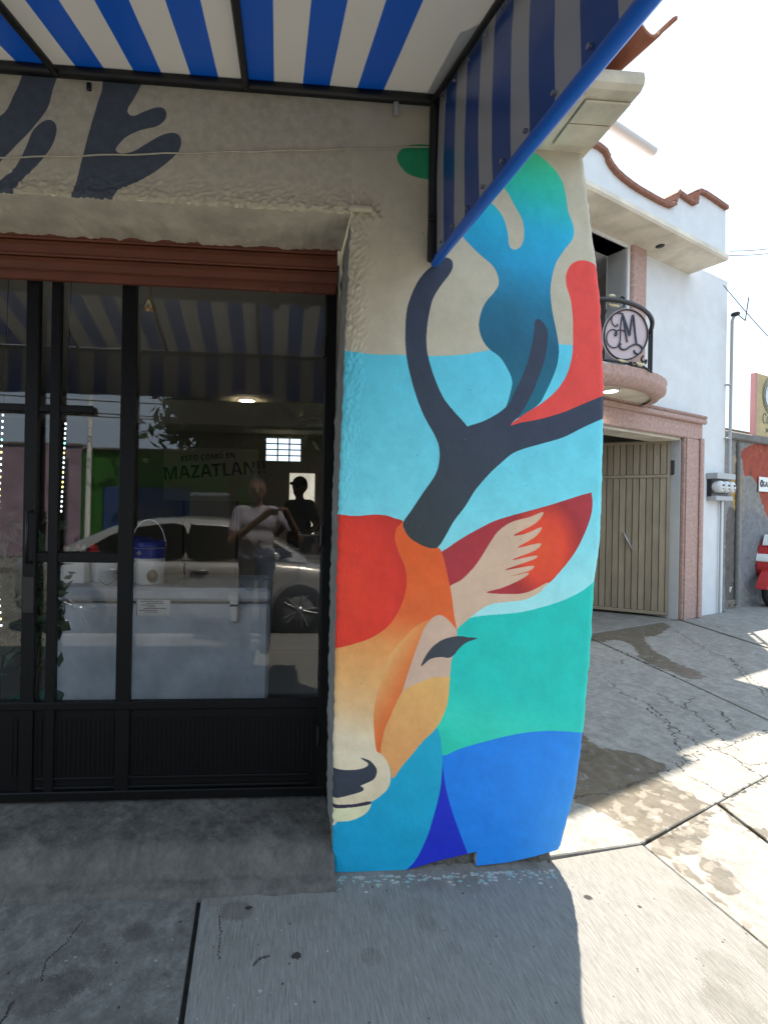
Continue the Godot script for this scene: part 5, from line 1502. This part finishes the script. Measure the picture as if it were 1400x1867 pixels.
	part(bn, "cloth", cbox(Vector3(b1.x - b0.x, b0.y - b1.y, 0.02), 0.003), mat("banner_cloth", lin(0.50, 0.48, 0.36), 0.8), Vector3(0, (b0.y - b1.y) * 0.5, 0))
	var tilt := Basis(Vector3(0, 0, 1), 0.09)
	part(bn, "lettering", lettering("MAZATLAN!!", 0.19, 0.004, false, 800), M.black_iron, Vector3(0.05, (b0.y - b1.y) * 0.58, 0.014), tilt)
	part(bn, "lettering", lettering("ESTO COMO EN", 0.08, 0.004, false, 600), M.black_iron, Vector3(-0.05, (b0.y - b1.y) * 0.83, 0.014), tilt)
	part(bn, "pole", tube([Vector3(-0.4, -b1.y + 0.155, -0.02), Vector3(-0.4, 0.05, -0.02)], 0.02, 8), M.black_iron)
	part(bn, "pole", tube([Vector3(0.4, -b1.y + 0.155, -0.02), Vector3(0.4, 0.05, -0.02)], 0.02, 8), M.black_iron)
	# steel counter with a pot
	var cp := W(520, 1060, -2.6)
	var ct := thing("counter", "steel counter at the back of the shop", "counter", Vector3(cp.x + 0.2, STEP_Y, -3.0))
	part(ct, "counter_top", cbox(Vector3(1.0, 0.04, 0.7), 0.006), M.galvanised, Vector3(0, 0.88, 0))
	part(ct, "counter_body", cbox(Vector3(0.94, 0.86, 0.62), 0.006), M.galvanised, Vector3(0, 0.43, 0))
	var pot := thing("cooking_pot", "steel pot standing on the steel counter", "pot", Vector3(cp.x + 0.25, STEP_Y + 0.90, -2.9))
	part(pot, "pot_body", lathe([Vector2(0, 0), Vector2(0.12, 0), Vector2(0.125, 0.16), Vector2(0.135, 0.165), Vector2(0.12, 0.165), Vector2(0, 0.15)], 22), M.steel)
	part(pot, "pot_handle", tube([Vector3(0.12, 0.12, -0.03), Vector3(0.165, 0.12, 0), Vector3(0.12, 0.12, 0.03)], 0.008, 6), M.steel)

func leaf_mat(called: String, c: Color) -> StandardMaterial3D:
	var m := mat(called, c, 0.55)
	m.backlight_enabled = true
	m.backlight = Color(0.3, 0.3, 0.3)
	return m
func leaf_mass(c: Vector3, r: Vector3, n: int, size: float, seed_: int) -> ArrayMesh:
	rng.seed = seed_
	var st := new_st(-1)
	var lobes := []
	for k in 9:
		var d := Vector3(rng.randf_range(-1, 1), rng.randf_range(-1, 1), rng.randf_range(-1, 1)).normalized() * rng.randf_range(0.35, 0.85)
		lobes.append(d)
	for k in n:
		var l: Vector3 = lobes[k % 9]
		var d := Vector3(rng.randfn(), rng.randfn(), rng.randfn()) * 0.24
		var p: Vector3 = c + (l + d) * r
		var b := Basis.from_euler(Vector3(rng.randf() * 6.28, rng.randf() * 6.28, rng.randf() * 6.28))
		var s := size * rng.randf_range(0.6, 1.3)
		var a := p - b.x * s
		var e := p + b.x * s
		var f := p + b.y * s * 0.42 + b.z * s * 0.12
		var g := p - b.y * s * 0.42 + b.z * s * 0.12
		add_tri(st, a, f, e, b.z)
		add_tri(st, a, e, g, b.z)
	st.generate_normals()
	return st.commit()

# ---------------------------------------------------------------- people: tapered bones joined into one skin
func body_mesh(bones: Array, cell: float, cols: Array) -> ArrayMesh:       # bone: [a, b, ra, rb, colour number]
	var lo := Vector3(INF, INF, INF)
	var hi := -lo
	for b in bones:
		var r := maxf(b[2], b[3]) + 0.05
		for p in [b[0], b[1]]:
			lo = lo.min(p - Vector3.ONE * r)
			hi = hi.max(p + Vector3.ONE * r)
	var n := Vector3i(((hi - lo) / cell).ceil()) + Vector3i.ONE
	var f := PackedFloat32Array()
	f.resize(n.x * n.y * n.z)
	f.fill(1.0)
	var raw := f.duplicate()
	var who := PackedByteArray()
	who.resize(f.size())
	for b in bones:
		var a: Vector3 = b[0]
		var ab: Vector3 = b[1] - b[0]
		var l2 := maxf(ab.length_squared(), 1e-8)
		var r := maxf(b[2], b[3]) + 0.045
		var i0 := Vector3i(((a.min(b[1]) - Vector3.ONE * r - lo) / cell).floor()).clamp(Vector3i.ZERO, n - Vector3i.ONE)
		var i1 := Vector3i(((a.max(b[1]) + Vector3.ONE * r - lo) / cell).ceil()).clamp(Vector3i.ZERO, n - Vector3i.ONE)
		var k: float = minf(0.035, minf(b[2], b[3]) * 0.8)
		for z in range(i0.z, i1.z + 1):
			for y in range(i0.y, i1.y + 1):
				for x in range(i0.x, i1.x + 1):
					var p := lo + Vector3(x, y, z) * cell - a
					var t := clampf(p.dot(ab) / l2, 0.0, 1.0)
					var d: float = (p - ab * t).length() - lerpf(b[2], b[3], t)
					var i := (z * n.y + y) * n.x + x
					var h := clampf(0.5 + 0.5 * (f[i] - d) / k, 0.0, 1.0)
					f[i] = lerpf(f[i], d, h) - k * h * (1.0 - h)
					if d < raw[i]:
						raw[i] = d
						who[i] = b[4]
	var st := SurfaceTool.new()
	st.begin(Mesh.PRIMITIVE_TRIANGLES)
	st.set_smooth_group(0)
	var at := {}
	var sx := 1
	var sy := n.x
	var sz := n.x * n.y
	var offs := [0, sx, sy, sx + sy, sz, sz + sx, sz + sy, sz + sx + sy]
	var dirs := [Vector3(0, 0, 0), Vector3(1, 0, 0), Vector3(0, 1, 0), Vector3(1, 1, 0), Vector3(0, 0, 1), Vector3(1, 0, 1), Vector3(0, 1, 1), Vector3(1, 1, 1)]
	var edges := [[0, 1], [2, 3], [4, 5], [6, 7], [0, 2], [1, 3], [4, 6], [5, 7], [0, 4], [1, 5], [2, 6], [3, 7]]
	var count := 0
	for z in n.z - 1:
		for y in n.y - 1:
			for x in n.x - 1:
				var i := x + y * sy + z * sz
				if f[i] > 0.06: continue
				var neg := 0
				for o in offs:
					if f[i + o] < 0.0: neg += 1
				if neg == 0 or neg == 8: continue
				var sum := Vector3.ZERO
				var m := 0
				for e in edges:
					var v0 := f[i + offs[e[0]]]
					var v1 := f[i + offs[e[1]]]
					if (v0 < 0.0) != (v1 < 0.0):
						sum += dirs[e[0]].lerp(dirs[e[1]], v0 / (v0 - v1))
						m += 1
				st.set_color(cols[who[i]])
				st.add_vertex(lo + (Vector3(x, y, z) + sum / m) * cell)
				at[i] = count
				count += 1
	for i in at:
		for q in [[sx, sy, sz], [sy, sz, sx], [sz, sx, sy]]:
			var j: int = i + q[0]
			if (f[i] < 0.0) == (f[j] < 0.0): continue
			var c := [i, i - q[1], i - q[1] - q[2], i - q[2]]
			if not (at.has(c[1]) and at.has(c[2]) and at.has(c[3])): continue
			if f[i] < 0.0: c.reverse()
			for k in [0, 1, 2, 0, 2, 3]: st.add_index(at[c[k]])
	st.generate_normals()
	return st.commit()
func person(label: String, at: Vector3, turn: float, hands: Array, elbows: Array, cols: Array, cap := false) -> Node3D:
	var o := thing("person", label, "person", at, turn)
	var b := []
	var V := func(x, y, z): return Vector3(x, y, z)
	# legs, hips, trunk, neck, head (facing -z); colours: 0 skin, 1 shirt, 2 trousers, 3 shoes, 4 hair
	for s in [-1.0, 1.0]:
		b.append([V.call(s * 0.11, 0.045, -0.12), V.call(s * 0.10, 0.06, 0.05), 0.036, 0.045, 3])
		b.append([V.call(s * 0.10, 0.08, 0.05), V.call(s * 0.10, 0.47, 0.0), 0.052, 0.066, 2])
		b.append([V.call(s * 0.10, 0.47, 0.0), V.call(s * 0.085, 0.90, 0.01), 0.068, 0.092, 2])
	b.append([V.call(-0.07, 0.92, 0.01), V.call(0.07, 0.92, 0.01), 0.11, 0.11, 2])
	b.append([V.call(-0.065, 0.98, 0.0), V.call(0.065, 0.98, 0.0), 0.115, 0.115, 1])
	b.append([V.call(-0.06, 1.12, 0.0), V.call(0.06, 1.12, 0.0), 0.112, 0.112, 1])
	b.append([V.call(-0.085, 1.28, 0.0), V.call(0.085, 1.28, 0.0), 0.112, 0.112, 1])
	b.append([V.call(-0.14, 1.385, 0.01), V.call(0.14, 1.385, 0.01), 0.07, 0.07, 1])
	b.append([V.call(0, 1.40, 0.01), V.call(0, 1.52, -0.01), 0.056, 0.05, 0])
	b.append([V.call(0, 1.57, -0.03), V.call(0, 1.545, -0.05), 0.066, 0.05, 0])
	b.append([V.call(0, 1.61, -0.02), V.call(0, 1.63, 0.0), 0.078, 0.078, 0])
	b.append([V.call(0, 1.655, 0.015), V.call(0, 1.63, 0.03), 0.083, 0.083, 4])
	b.append([V.call(0, 1.60, -0.10), V.call(0, 1.575, -0.112), 0.010, 0.016, 0])
	for s in [-1.0, 1.0]:
		b.append([V.call(s * 0.08, 1.61, 0.0), V.call(s * 0.082, 1.585, 0.0), 0.016, 0.013, 0])
		b.append([V.call(s * 0.032, 1.612, -0.092), V.call(s * 0.036, 1.612, -0.09), 0.012, 0.012, 4])
	b.append([V.call(-0.02, 1.535, -0.098), V.call(0.02, 1.535, -0.098), 0.008, 0.008, 4])
	if cap:
		b.append([V.call(0, 1.675, 0.0), V.call(0, 1.665, -0.02), 0.088, 0.088, 3])
		b.append([V.call(-0.04, 1.66, -0.13), V.call(0.04, 1.66, -0.13), 0.022, 0.022, 3])
	for i in 2:
		var s := -1.0 if i == 0 else 1.0
		var sh := Vector3(s * 0.185, 1.375, 0.01)
		var el: Vector3 = elbows[i]
		var ha: Vector3 = hands[i]
		var half := sh.lerp(el, 0.6)
		b.append([sh, half, 0.062, 0.056, 1])
		b.append([half, el, 0.048, 0.042, 0])
		b.append([el, ha, 0.042, 0.029, 0])
		var d := (ha - el).normalized()
		var across := d.cross(Vector3.UP).normalized()
		var palm := ha + d * 0.06
		b.append([ha, palm, 0.030, 0.036, 0])
		for k in 4:      # fingers curl round what is held
			var root := palm + across * (k - 1.5) * 0.020
			var mid := root + d * (0.038 - 0.004 * absf(k - 1.5)) + Vector3(-s * 0.012, 0.0, 0)
			b.append([root, mid, 0.0105, 0.010, 0])
			b.append([mid, mid + d * 0.012 + Vector3(-s * 0.026, -0.012, 0), 0.010, 0.009, 0])
		b.append([ha + d * 0.03 + across * s * -0.03, palm + across * s * -0.042 + Vector3(0, 0.03, 0), 0.012, 0.0105, 0])
	var m := StandardMaterial3D.new()
	m.resource_name = "skin_and_clothes"
	m.vertex_color_use_as_albedo = true
	m.roughness = 0.8
	part(o, "body", body_mesh(b, 0.0115, cols), m)
	return o

# ---------------------------------------------------------------- the street that the glass mirrors
func build_car() -> void:
	var zn := 3.45                                  # side towards the shop
	var front := mirrored(546, 1128, zn)
	var base := 2.62
	var car := thing("parked_car", "silver four door car parked at the kerb behind the camera", "car", Vector3(front.x, -0.14, zn + 0.87))
	var paint := mat("car_silver", lin(0.42, 0.40, 0.37), 0.28, 0.55)
	paint.clearcoat_enabled = true
	paint.clearcoat = 0.9
	paint.clearcoat_roughness = 0.05
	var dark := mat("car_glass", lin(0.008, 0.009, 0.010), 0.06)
	var loft := func(stations: Array, ring: Callable, mirror_n: int) -> ArrayMesh:
		var st := new_st(0)
		var rows := []
		for s in stations: rows.append(ring.call(s))
		for i in rows.size() - 1:
			for k in mirror_n - 1:
				var o: Vector3 = (rows[i][k] + rows[i + 1][k + 1]) * 0.5 - Vector3((stations[i][0] + stations[i + 1][0]) * 0.5, 0.6, 0)
				add_quad(st, rows[i][k], rows[i][k + 1], rows[i + 1][k + 1], rows[i + 1][k], o * Vector3(0.05, 1, 1))
		for e in [0, rows.size() - 1]:
			var c := Vector3.ZERO
			for p in rows[e]: c += p / mirror_n
			for k in mirror_n - 1: add_tri(st, c, rows[e][k], rows[e][k + 1], Vector3(-1 if e == 0 else 1, 0, 0))
		return done(st)
	# x, sill height, belt height, half width
	var lower := [[-3.50, 0.45, 0.80, 0.62], [-3.42, 0.32, 0.92, 0.78], [-3.2, 0.24, 0.97, 0.84], [-2.6, 0.20, 0.96, 0.87], [-1.8, 0.20, 0.93, 0.875], [-0.9, 0.20, 0.92, 0.875], [-0.4, 0.20, 0.93, 0.87], [0.0, 0.21, 0.90, 0.86], [0.4, 0.22, 0.84, 0.82], [0.66, 0.26, 0.74, 0.70], [0.78, 0.34, 0.62, 0.52]]
	var ring := func(s):
		var out := []
		var w: float = s[3]
		for q in [[0.92, 0.0], [0.97, 0.12], [1.0, 0.35], [1.0, 0.58], [0.985, 0.66], [0.99, 0.72], [0.97, 0.90], [0.90, 0.985], [0.7, 1.02], [0.0, 1.05], [-0.7, 1.02], [-0.90, 0.985], [-0.97, 0.90], [-0.99, 0.72], [-0.985, 0.66], [-1.0, 0.58], [-1.0, 0.35], [-0.97, 0.12], [-0.92, 0.0]]:
			out.append(Vector3(s[0], lerpf(s[1], s[2], q[1]), -w * q[0]))
		return out
	part(car, "body_shell", loft.call(lower, ring, 19), paint)
	var cabin := [[-3.05, 0.94, 0.97, 0.80], [-2.75, 0.93, 1.14, 0.80], [-2.35, 0.92, 1.32, 0.80], [-1.9, 0.92, 1.41, 0.80], [-1.4, 0.92, 1.44, 0.80], [-0.95, 0.92, 1.42, 0.80], [-0.6, 0.92, 1.33, 0.80], [-0.25, 0.92, 1.15, 0.79], [0.08, 0.90, 0.95, 0.77]]
	var cring := func(s):
		var out := []
		for q in [[1.0, 0.0], [0.93, 0.5], [0.84, 0.86], [0.74, 0.97], [0.4, 1.03], [0.0, 1.04], [-0.4, 1.03], [-0.74, 0.97], [-0.84, 0.86], [-0.93, 0.5], [-1.0, 0.0]]:
			out.append(Vector3(s[0], lerpf(s[1], s[2], q[1]), -s[3] * q[0]))
		return out
	part(car, "cabin", loft.call(cabin, cring, 11), paint)
	# side windows set into the cabin
	var pane := func(pts):
		var st := new_st(-1)
		var poly := PackedVector2Array()
		for p in pts: poly.append(Vector2(p[0], p[1]))
		poly = smooth2(poly, true, 3)
		var idx := Geometry2D.triangulate_polygon(poly)
		for i in range(0, idx.size(), 3):
			var q := []
			for k in 3:
				var p := poly[idx[i + k]]
				q.append(Vector3(p.x, p.y, -0.815 + (p.y - 0.93) * 0.19))
			add_tri(st, q[0], q[1], q[2], Vector3(0, 0, -1))
		st.generate_normals()
		return st.commit()
	part(car, "side_window", pane.call([[-0.10, 0.97], [-0.35, 1.16], [-0.65, 1.29], [-0.98, 1.34], [-1.30, 1.35], [-1.36, 1.34], [-1.36, 0.96], [-0.8, 0.955]]), dark)
	part(car, "side_window", pane.call([[-1.44, 0.96], [-1.44, 1.345], [-1.9, 1.33], [-2.25, 1.24], [-2.5, 1.10], [-2.62, 0.99], [-2.0, 0.965]]), dark)
	for x in [-0.02, -1.40, -2.46]:
		part(car, "door_seam", cbox(Vector3(0.008, 0.62, 0.006), 0.001), M.black_iron, Vector3(x, 0.60, -0.872))
	for x in [-1.22, -2.30]:
		var hd := part(car, "door_handle", tube([Vector3(x - 0.1, 0.80, -0.868), Vector3(x - 0.08, 0.805, -0.90), Vector3(x + 0.08, 0.805, -0.90), Vector3(x + 0.1, 0.80, -0.868)], 0.014, 8), M.steel)
		part(hd, "handle_cup", ellipsoid(Vector3(0.18, 0.07, 0.012)), M.dull_plaster, Vector3(x, 0.785, -0.862))
	part(car, "wing_mirror", ellipsoid(Vector3(0.13, 0.12, 0.20)), paint, Vector3(-0.32, 0.99, -0.93))
	part(car, "sill", cbox(Vector3(2.0, 0.08, 0.05), 0.02), M.black_iron, Vector3(-1.31, 0.21, -0.85))
	var rub := mat("car_tyre", lin(0.012, 0.012, 0.013), 0.9)
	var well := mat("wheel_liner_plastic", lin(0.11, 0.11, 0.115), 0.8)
	for x in [0.0, -base]:
		for s in [-1.0, 1.0]:
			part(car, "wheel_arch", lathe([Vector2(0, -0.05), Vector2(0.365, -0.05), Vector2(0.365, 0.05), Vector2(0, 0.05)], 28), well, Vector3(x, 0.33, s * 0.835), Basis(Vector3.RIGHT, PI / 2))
			var w := part(car, "wheel", lathe([Vector2(0.20, -0.10), Vector2(0.29, -0.105), Vector2(0.325, -0.08), Vector2(0.33, 0.0), Vector2(0.325, 0.08), Vector2(0.29, 0.105), Vector2(0.20, 0.10)], 32), rub, Vector3(x, 0.33, s * 0.80), Basis(Vector3.RIGHT, PI / 2))
			part(w, "rim", lathe([Vector2(0.205, 0.095), Vector2(0.228, 0.108), Vector2(0.236, 0.095), Vector2(0.225, -0.1), Vector2(0.205, -0.1), Vector2(0.205, 0.095)], 32), M.steel)
			part(w, "brake_disc", lathe([Vector2(0, 0.02), Vector2(0.15, 0.02), Vector2(0.15, -0.02), Vector2(0, -0.02)], 24), M.galvanised)
			part(w, "hub_cap", lathe([Vector2(0, 0.105), Vector2(0.04, 0.10), Vector2(0.05, 0.06), Vector2(0.05, -0.1), Vector2(0, -0.105)], 16), M.steel)
			for k in 5:
				for j in [-1, 1]:
					var a: float = TAU * k / 5.0 + j * 0.10
					part(w, "spoke", tube([Vector3(cos(a) * 0.03, s * 0.09, sin(a) * 0.03), Vector3(cos(a + j * 0.06) * 0.22, s * 0.095, sin(a + j * 0.06) * 0.22)], 0.011, 6), M.steel)

func build_street() -> void:
	build_car()
	var zo := 11.6
	# plastered buildings across the street
	var gx := mirrored(151, 880, zo).x
	var gy := mirrored(200, 822, zo).y
	var py := mirrored(80, 812, zo).y
	var green := grained(mat("green_plaster", lin(0.018, 0.15, 0.010), 0.85), M.patchy, Vector3(0.4, 0.4, 0.4))
	var purple := grained(mat("lilac_plaster", lin(0.36, 0.27, 0.34), 0.85), M.patchy, Vector3(0.4, 0.4, 0.4))
	var gs := thing("green_shop", "bright green single storey shop across the street", "building", Vector3(gx + 4.0, 0, zo))
	var gw0: float = mirrored(462, 880, zo).x - gx
	part(gs, "wall", cbox(Vector3(gw0, gy, 0.3), 0.02), green, Vector3(gw0 * 0.5 - 4.0, gy * 0.5, 0.16))
	part(gs, "cornice", cbox(Vector3(gw0, 0.07, 0.4), 0.02), M.dull_plaster, Vector3(gw0 * 0.5 - 4.0, gy + 0.05, 0.1))
	part(gs, "corner_strip", cbox(Vector3(0.3, gy - 0.02, 0.06), 0.01), green, Vector3(-3.85, gy * 0.5, -0.02))
	var gw: float = mirrored(462, 880, zo).x - gx
	var bs := thing("brown_building", "dull brown plastered building beside the green shop across the street", "building", Vector3(gx + gw + 4.02, 0, zo))
	part(bs, "wall", cbox(Vector3(8.0, gy + 0.3, 0.3), 0.02), grained(mat("brown_plaster", lin(0.075, 0.06, 0.05), 0.9), M.patchy, Vector3(0.4, 0.4, 0.4)), Vector3(0, gy * 0.5 + 0.15, 0.16))
	part(bs, "parapet_cap", cbox(Vector3(8.0, 0.08, 0.38), 0.01), M.dull_plaster, Vector3(0, gy + 0.34, 0.16))
	var sx := mirrored(270, 900, zo).x
	var blue := mat("shop_blue", lin(0.012, 0.05, 0.16), 0.6)
	part(gs, "shopfront", cbox(Vector3(2.4, 2.0, 0.1), 0.02), blue, Vector3(sx - gx - 4.0, 1.0, -0.03))
	part(gs, "steel_door", cbox(Vector3(1.5, 1.5, 0.06), 0.01), mat("navy_steel", lin(0.05, 0.07, 0.12), 0.5), Vector3(sx - gx - 4.0, 0.76, -0.10))
	part(gs, "window", cbox(Vector3(1.3, 1.1, 0.08), 0.02), M.white_plastic, Vector3(mirrored(385, 900, zo).x - gx - 4.0, 1.35, -0.03))
	part(gs, "window_shutter", cbox(Vector3(1.1, 0.9, 0.04), 0.01), mat("grey_shutter", lin(0.16, 0.16, 0.15), 0.7), Vector3(mirrored(385, 900, zo).x - gx - 4.0, 1.35, -0.08))
	var ps := thing("lilac_building", "plain lilac plastered building across the street", "building", Vector3(gx - 4.02, 0, zo))
	part(ps, "wall", cbox(Vector3(8.0, py, 0.3), 0.02), purple, Vector3(0, py * 0.5, 0.16))
	part(ps, "parapet_cap", cbox(Vector3(8.0, 0.08, 0.38), 0.01), M.dull_plaster, Vector3(0, py + 0.04, 0.16))
	for k in 3: part(ps, "pilaster", cbox(Vector3(0.35, py - 0.05, 0.06), 0.01), purple, Vector3(-0.6 + k * 1.9, py * 0.5, -0.02))
	# lamp post, tree, wires
	var pp := mirrored(158, 1010, 9.7)
	var pole := thing("white_pole", "tall white steel pole on the far pavement", "pole", Vector3(pp.x, 0, 9.7))
	part(pole, "shaft", tube([Vector3(0, 0, 0), Vector3(0.03, 3.0, 0), Vector3(0.06, 6.5, 0)], [0.07, 0.06, 0.05], 12), M.white_plastic)
	part(pole, "base_plate", cbox(Vector3(0.3, 0.02, 0.3), 0.004), M.galvanised, Vector3(0, 0.012, 0))
	var tp := mirrored(425, 1000, 9.6)
	var tree := thing("street_tree", "dark leafy street tree at the far kerb", "tree", Vector3(tp.x, 0, 9.6))
	var bark := grained(mat("bark", lin(0.07, 0.05, 0.035), 0.95), M.conc, Vector3(2, 1, 2), M.bump, 1.0)
	part(tree, "trunk", tube([Vector3(0, -0.02, 0), Vector3(0.05, 1.0, 0), Vector3(-0.03, 2.0, 0.05), Vector3(0.1, 3.2, 0)], [0.17, 0.13, 0.11, 0.06], 10), bark)
	for k in 5: part(tree, "limb", tube([Vector3(0, 1.9 + k * 0.15, 0.03), Vector3(cos(k * 1.3) * 0.6, 2.8 + k * 0.1, sin(k * 1.3) * 0.6), Vector3(cos(k * 1.3) * 1.2, 3.5 + k * 0.15, sin(k * 1.3) * 1.2)], [0.06, 0.045, 0.02], 7), bark)
	part(tree, "crown", leaf_mass(Vector3(0, 4.0, 0), Vector3(2.9, 1.7, 1.8), 11000, 0.17, 77), leaf_mat("tree_leaf", lin(0.035, 0.07, 0.02)))
	for k in 6:
		var y := 3.35 + 0.22 * k
		var z := 8.9 + 0.15 * (k % 3)
		var pts := []
		for i in 17:
			var t := i / 16.0
			pts.append(Vector3(-14.0 + 28.0 * t, -0.6 * sin(PI * t) + 0.1 * sin(k * 3.0 + t * 2.0), 0))
		var wr := thing("overhead_wire", "black overhead wires strung along the far side of the street", "wire", Vector3(0, y + 0.6, z), 0.0, "wires along the far pavement")
		part(wr, "wire_strand", tube(pts, 0.014, 5), M.black_iron)
	for s in [-1.0, 1.0]:
		var up := thing("utility_pole", "grey concrete utility pole carrying the overhead wires", "pole", Vector3(14.0 * s, -0.14, 9.05), 0.0, "poles along the far pavement")
		part(up, "shaft", tube([Vector3.ZERO, Vector3(0, 6.2, 0)], [0.16, 0.10], 12), M.far_concrete)
		part(up, "cross_arm", cbox(Vector3(0.10, 0.10, 0.7), 0.01), M.galvanised, Vector3(0, 5.1, 0))
	# wires over the yard at the right, from the house to the street
	for q in [[1326, 466, 1500, 440], [1330, 458, 1500, 430], [1318, 520, 1480, 690]]:
		var a := hit(q[0], q[1], HA + HD * 0.9 + HN * 0.1, HN)
		var b := hit(q[2], q[3], HA + HD * 3.5 + HN * 0.8, HN)
		var pts := []
		for i in 9: pts.append(a.lerp(b, i / 8.0) - a - Vector3.UP * 0.06 * sin(PI * i / 8.0))
		var wr := thing("service_wire", "thin service wire running from the white house over the yard", "wire", a, 0.0, "service wires of the white house")
		part(wr, "wire_strand", tube(pts, 0.006, 5), M.dull_plaster)
	# the person with the camera, and one in the shop
	var skin := Color(0.11, 0.055, 0.035)
	var hair := Color(0.012, 0.010, 0.008)
	var ph := person("person in a pale shirt and jeans holding up a small camera", Vector3(-0.17, 0, 2.36), 0.0, [Vector3(0.085, 1.36, -0.285), Vector3(0.30, 1.36, -0.27)], [Vector3(-0.24, 1.10, -0.10), Vector3(0.42, 1.13, -0.03)], [skin, Color(0.22, 0.21, 0.26), Color(0.03, 0.045, 0.08), Color(0.03, 0.03, 0.03), hair])
	var cm := thing("small_camera", "small black action camera held up in both hands", "camera", Vector3(0.0, 1.39, 1.965))
	part(cm, "camera_body", cbox(Vector3(0.075, 0.055, 0.04), 0.006), M.black_iron)
	part(cm, "lens", lathe([Vector2(0, 0), Vector2(0.014, 0), Vector2(0.014, 0.008), Vector2(0.010, 0.010), Vector2(0, 0.009)], 16), M.car_glass, Vector3(-0.014, 0.012, -0.020), Basis(Vector3.RIGHT, -PI / 2))
	var ip := W(545, 1000, -4.6)
	person("person in dark clothes and a cap standing in the shop by the rear doorway", Vector3(ip.x, STEP_Y - 0.005, -4.6), 2.4, [Vector3(-0.20, 0.98, -0.22), Vector3(0.20, 0.98, -0.22)], [Vector3(-0.28, 1.10, 0.02), Vector3(0.28, 1.10, 0.02)], [skin, Color(0.03, 0.06, 0.05), Color(0.02, 0.02, 0.02), Color(0.02, 0.02, 0.02), hair], true)

# ---------------------------------------------------------------- all of it
func _ready() -> void:
	var cam := Camera3D.new()
	cam.name = "camera"
	cam.near = 0.05
	cam.far = 500.0
	cam.projection = Camera3D.PROJECTION_FRUSTUM
	cam.size = 1867.0 / FOCAL * cam.near
	cam.frustum_offset = Vector2((700.0 - PRX) / FOCAL, (PRY - 933.5) / FOCAL) * cam.near
	cam_basis = Basis(Vector3.UP, deg_to_rad(-4.0)) * Basis(Vector3.BACK, deg_to_rad(1.0))
	cam.transform = Transform3D(cam_basis, EYE)
	add_child(cam)
	cam.current = true
	var env := Environment.new()
	env.background_mode = Environment.BG_SKY
	var sm := ProceduralSkyMaterial.new()
	sm.sky_top_color = Color(0.80, 0.90, 1.0)
	sm.sky_horizon_color = Color(0.85, 0.925, 1.0)
	sm.sky_curve = 0.5
	sm.ground_horizon_color = Color(0.70, 0.69, 0.66)
	sm.ground_bottom_color = Color(0.45, 0.44, 0.42)
	sm.sun_angle_max = 12.0
	var sky := Sky.new()
	sky.sky_material = sm
	env.sky = sky
	env.background_energy_multiplier = 0.62
	env.tonemap_mode = Environment.TONE_MAPPER_LINEAR
	env.tonemap_exposure = 3.05
	env.sdfgi_enabled = true
	env.ssao_enabled = true
	env.ssil_enabled = true
	var we := WorldEnvironment.new()
	we.name = "world"
	we.environment = env
	add_child(we)
	var sun := DirectionalLight3D.new()
	sun.name = "sun"
	sun.light_energy = 1.6
	sun.light_color = Color(1.0, 0.955, 0.88)
	sun.light_angular_distance = 0.53
	sun.shadow_enabled = true
	add_child(sun)
	sun.look_at_from_position(Vector3.ZERO, Vector3(-0.35, -1.0, 0.5), Vector3.RIGHT)
	materials()
	paint_mural()
	build_house_frame()
	build_shop()
	build_ground()
	build_house()
	build_yard_wall()
	build_awning()
	build_inside()
	build_street()

func build_house_frame() -> void:
	HA = G(1265, 1125)
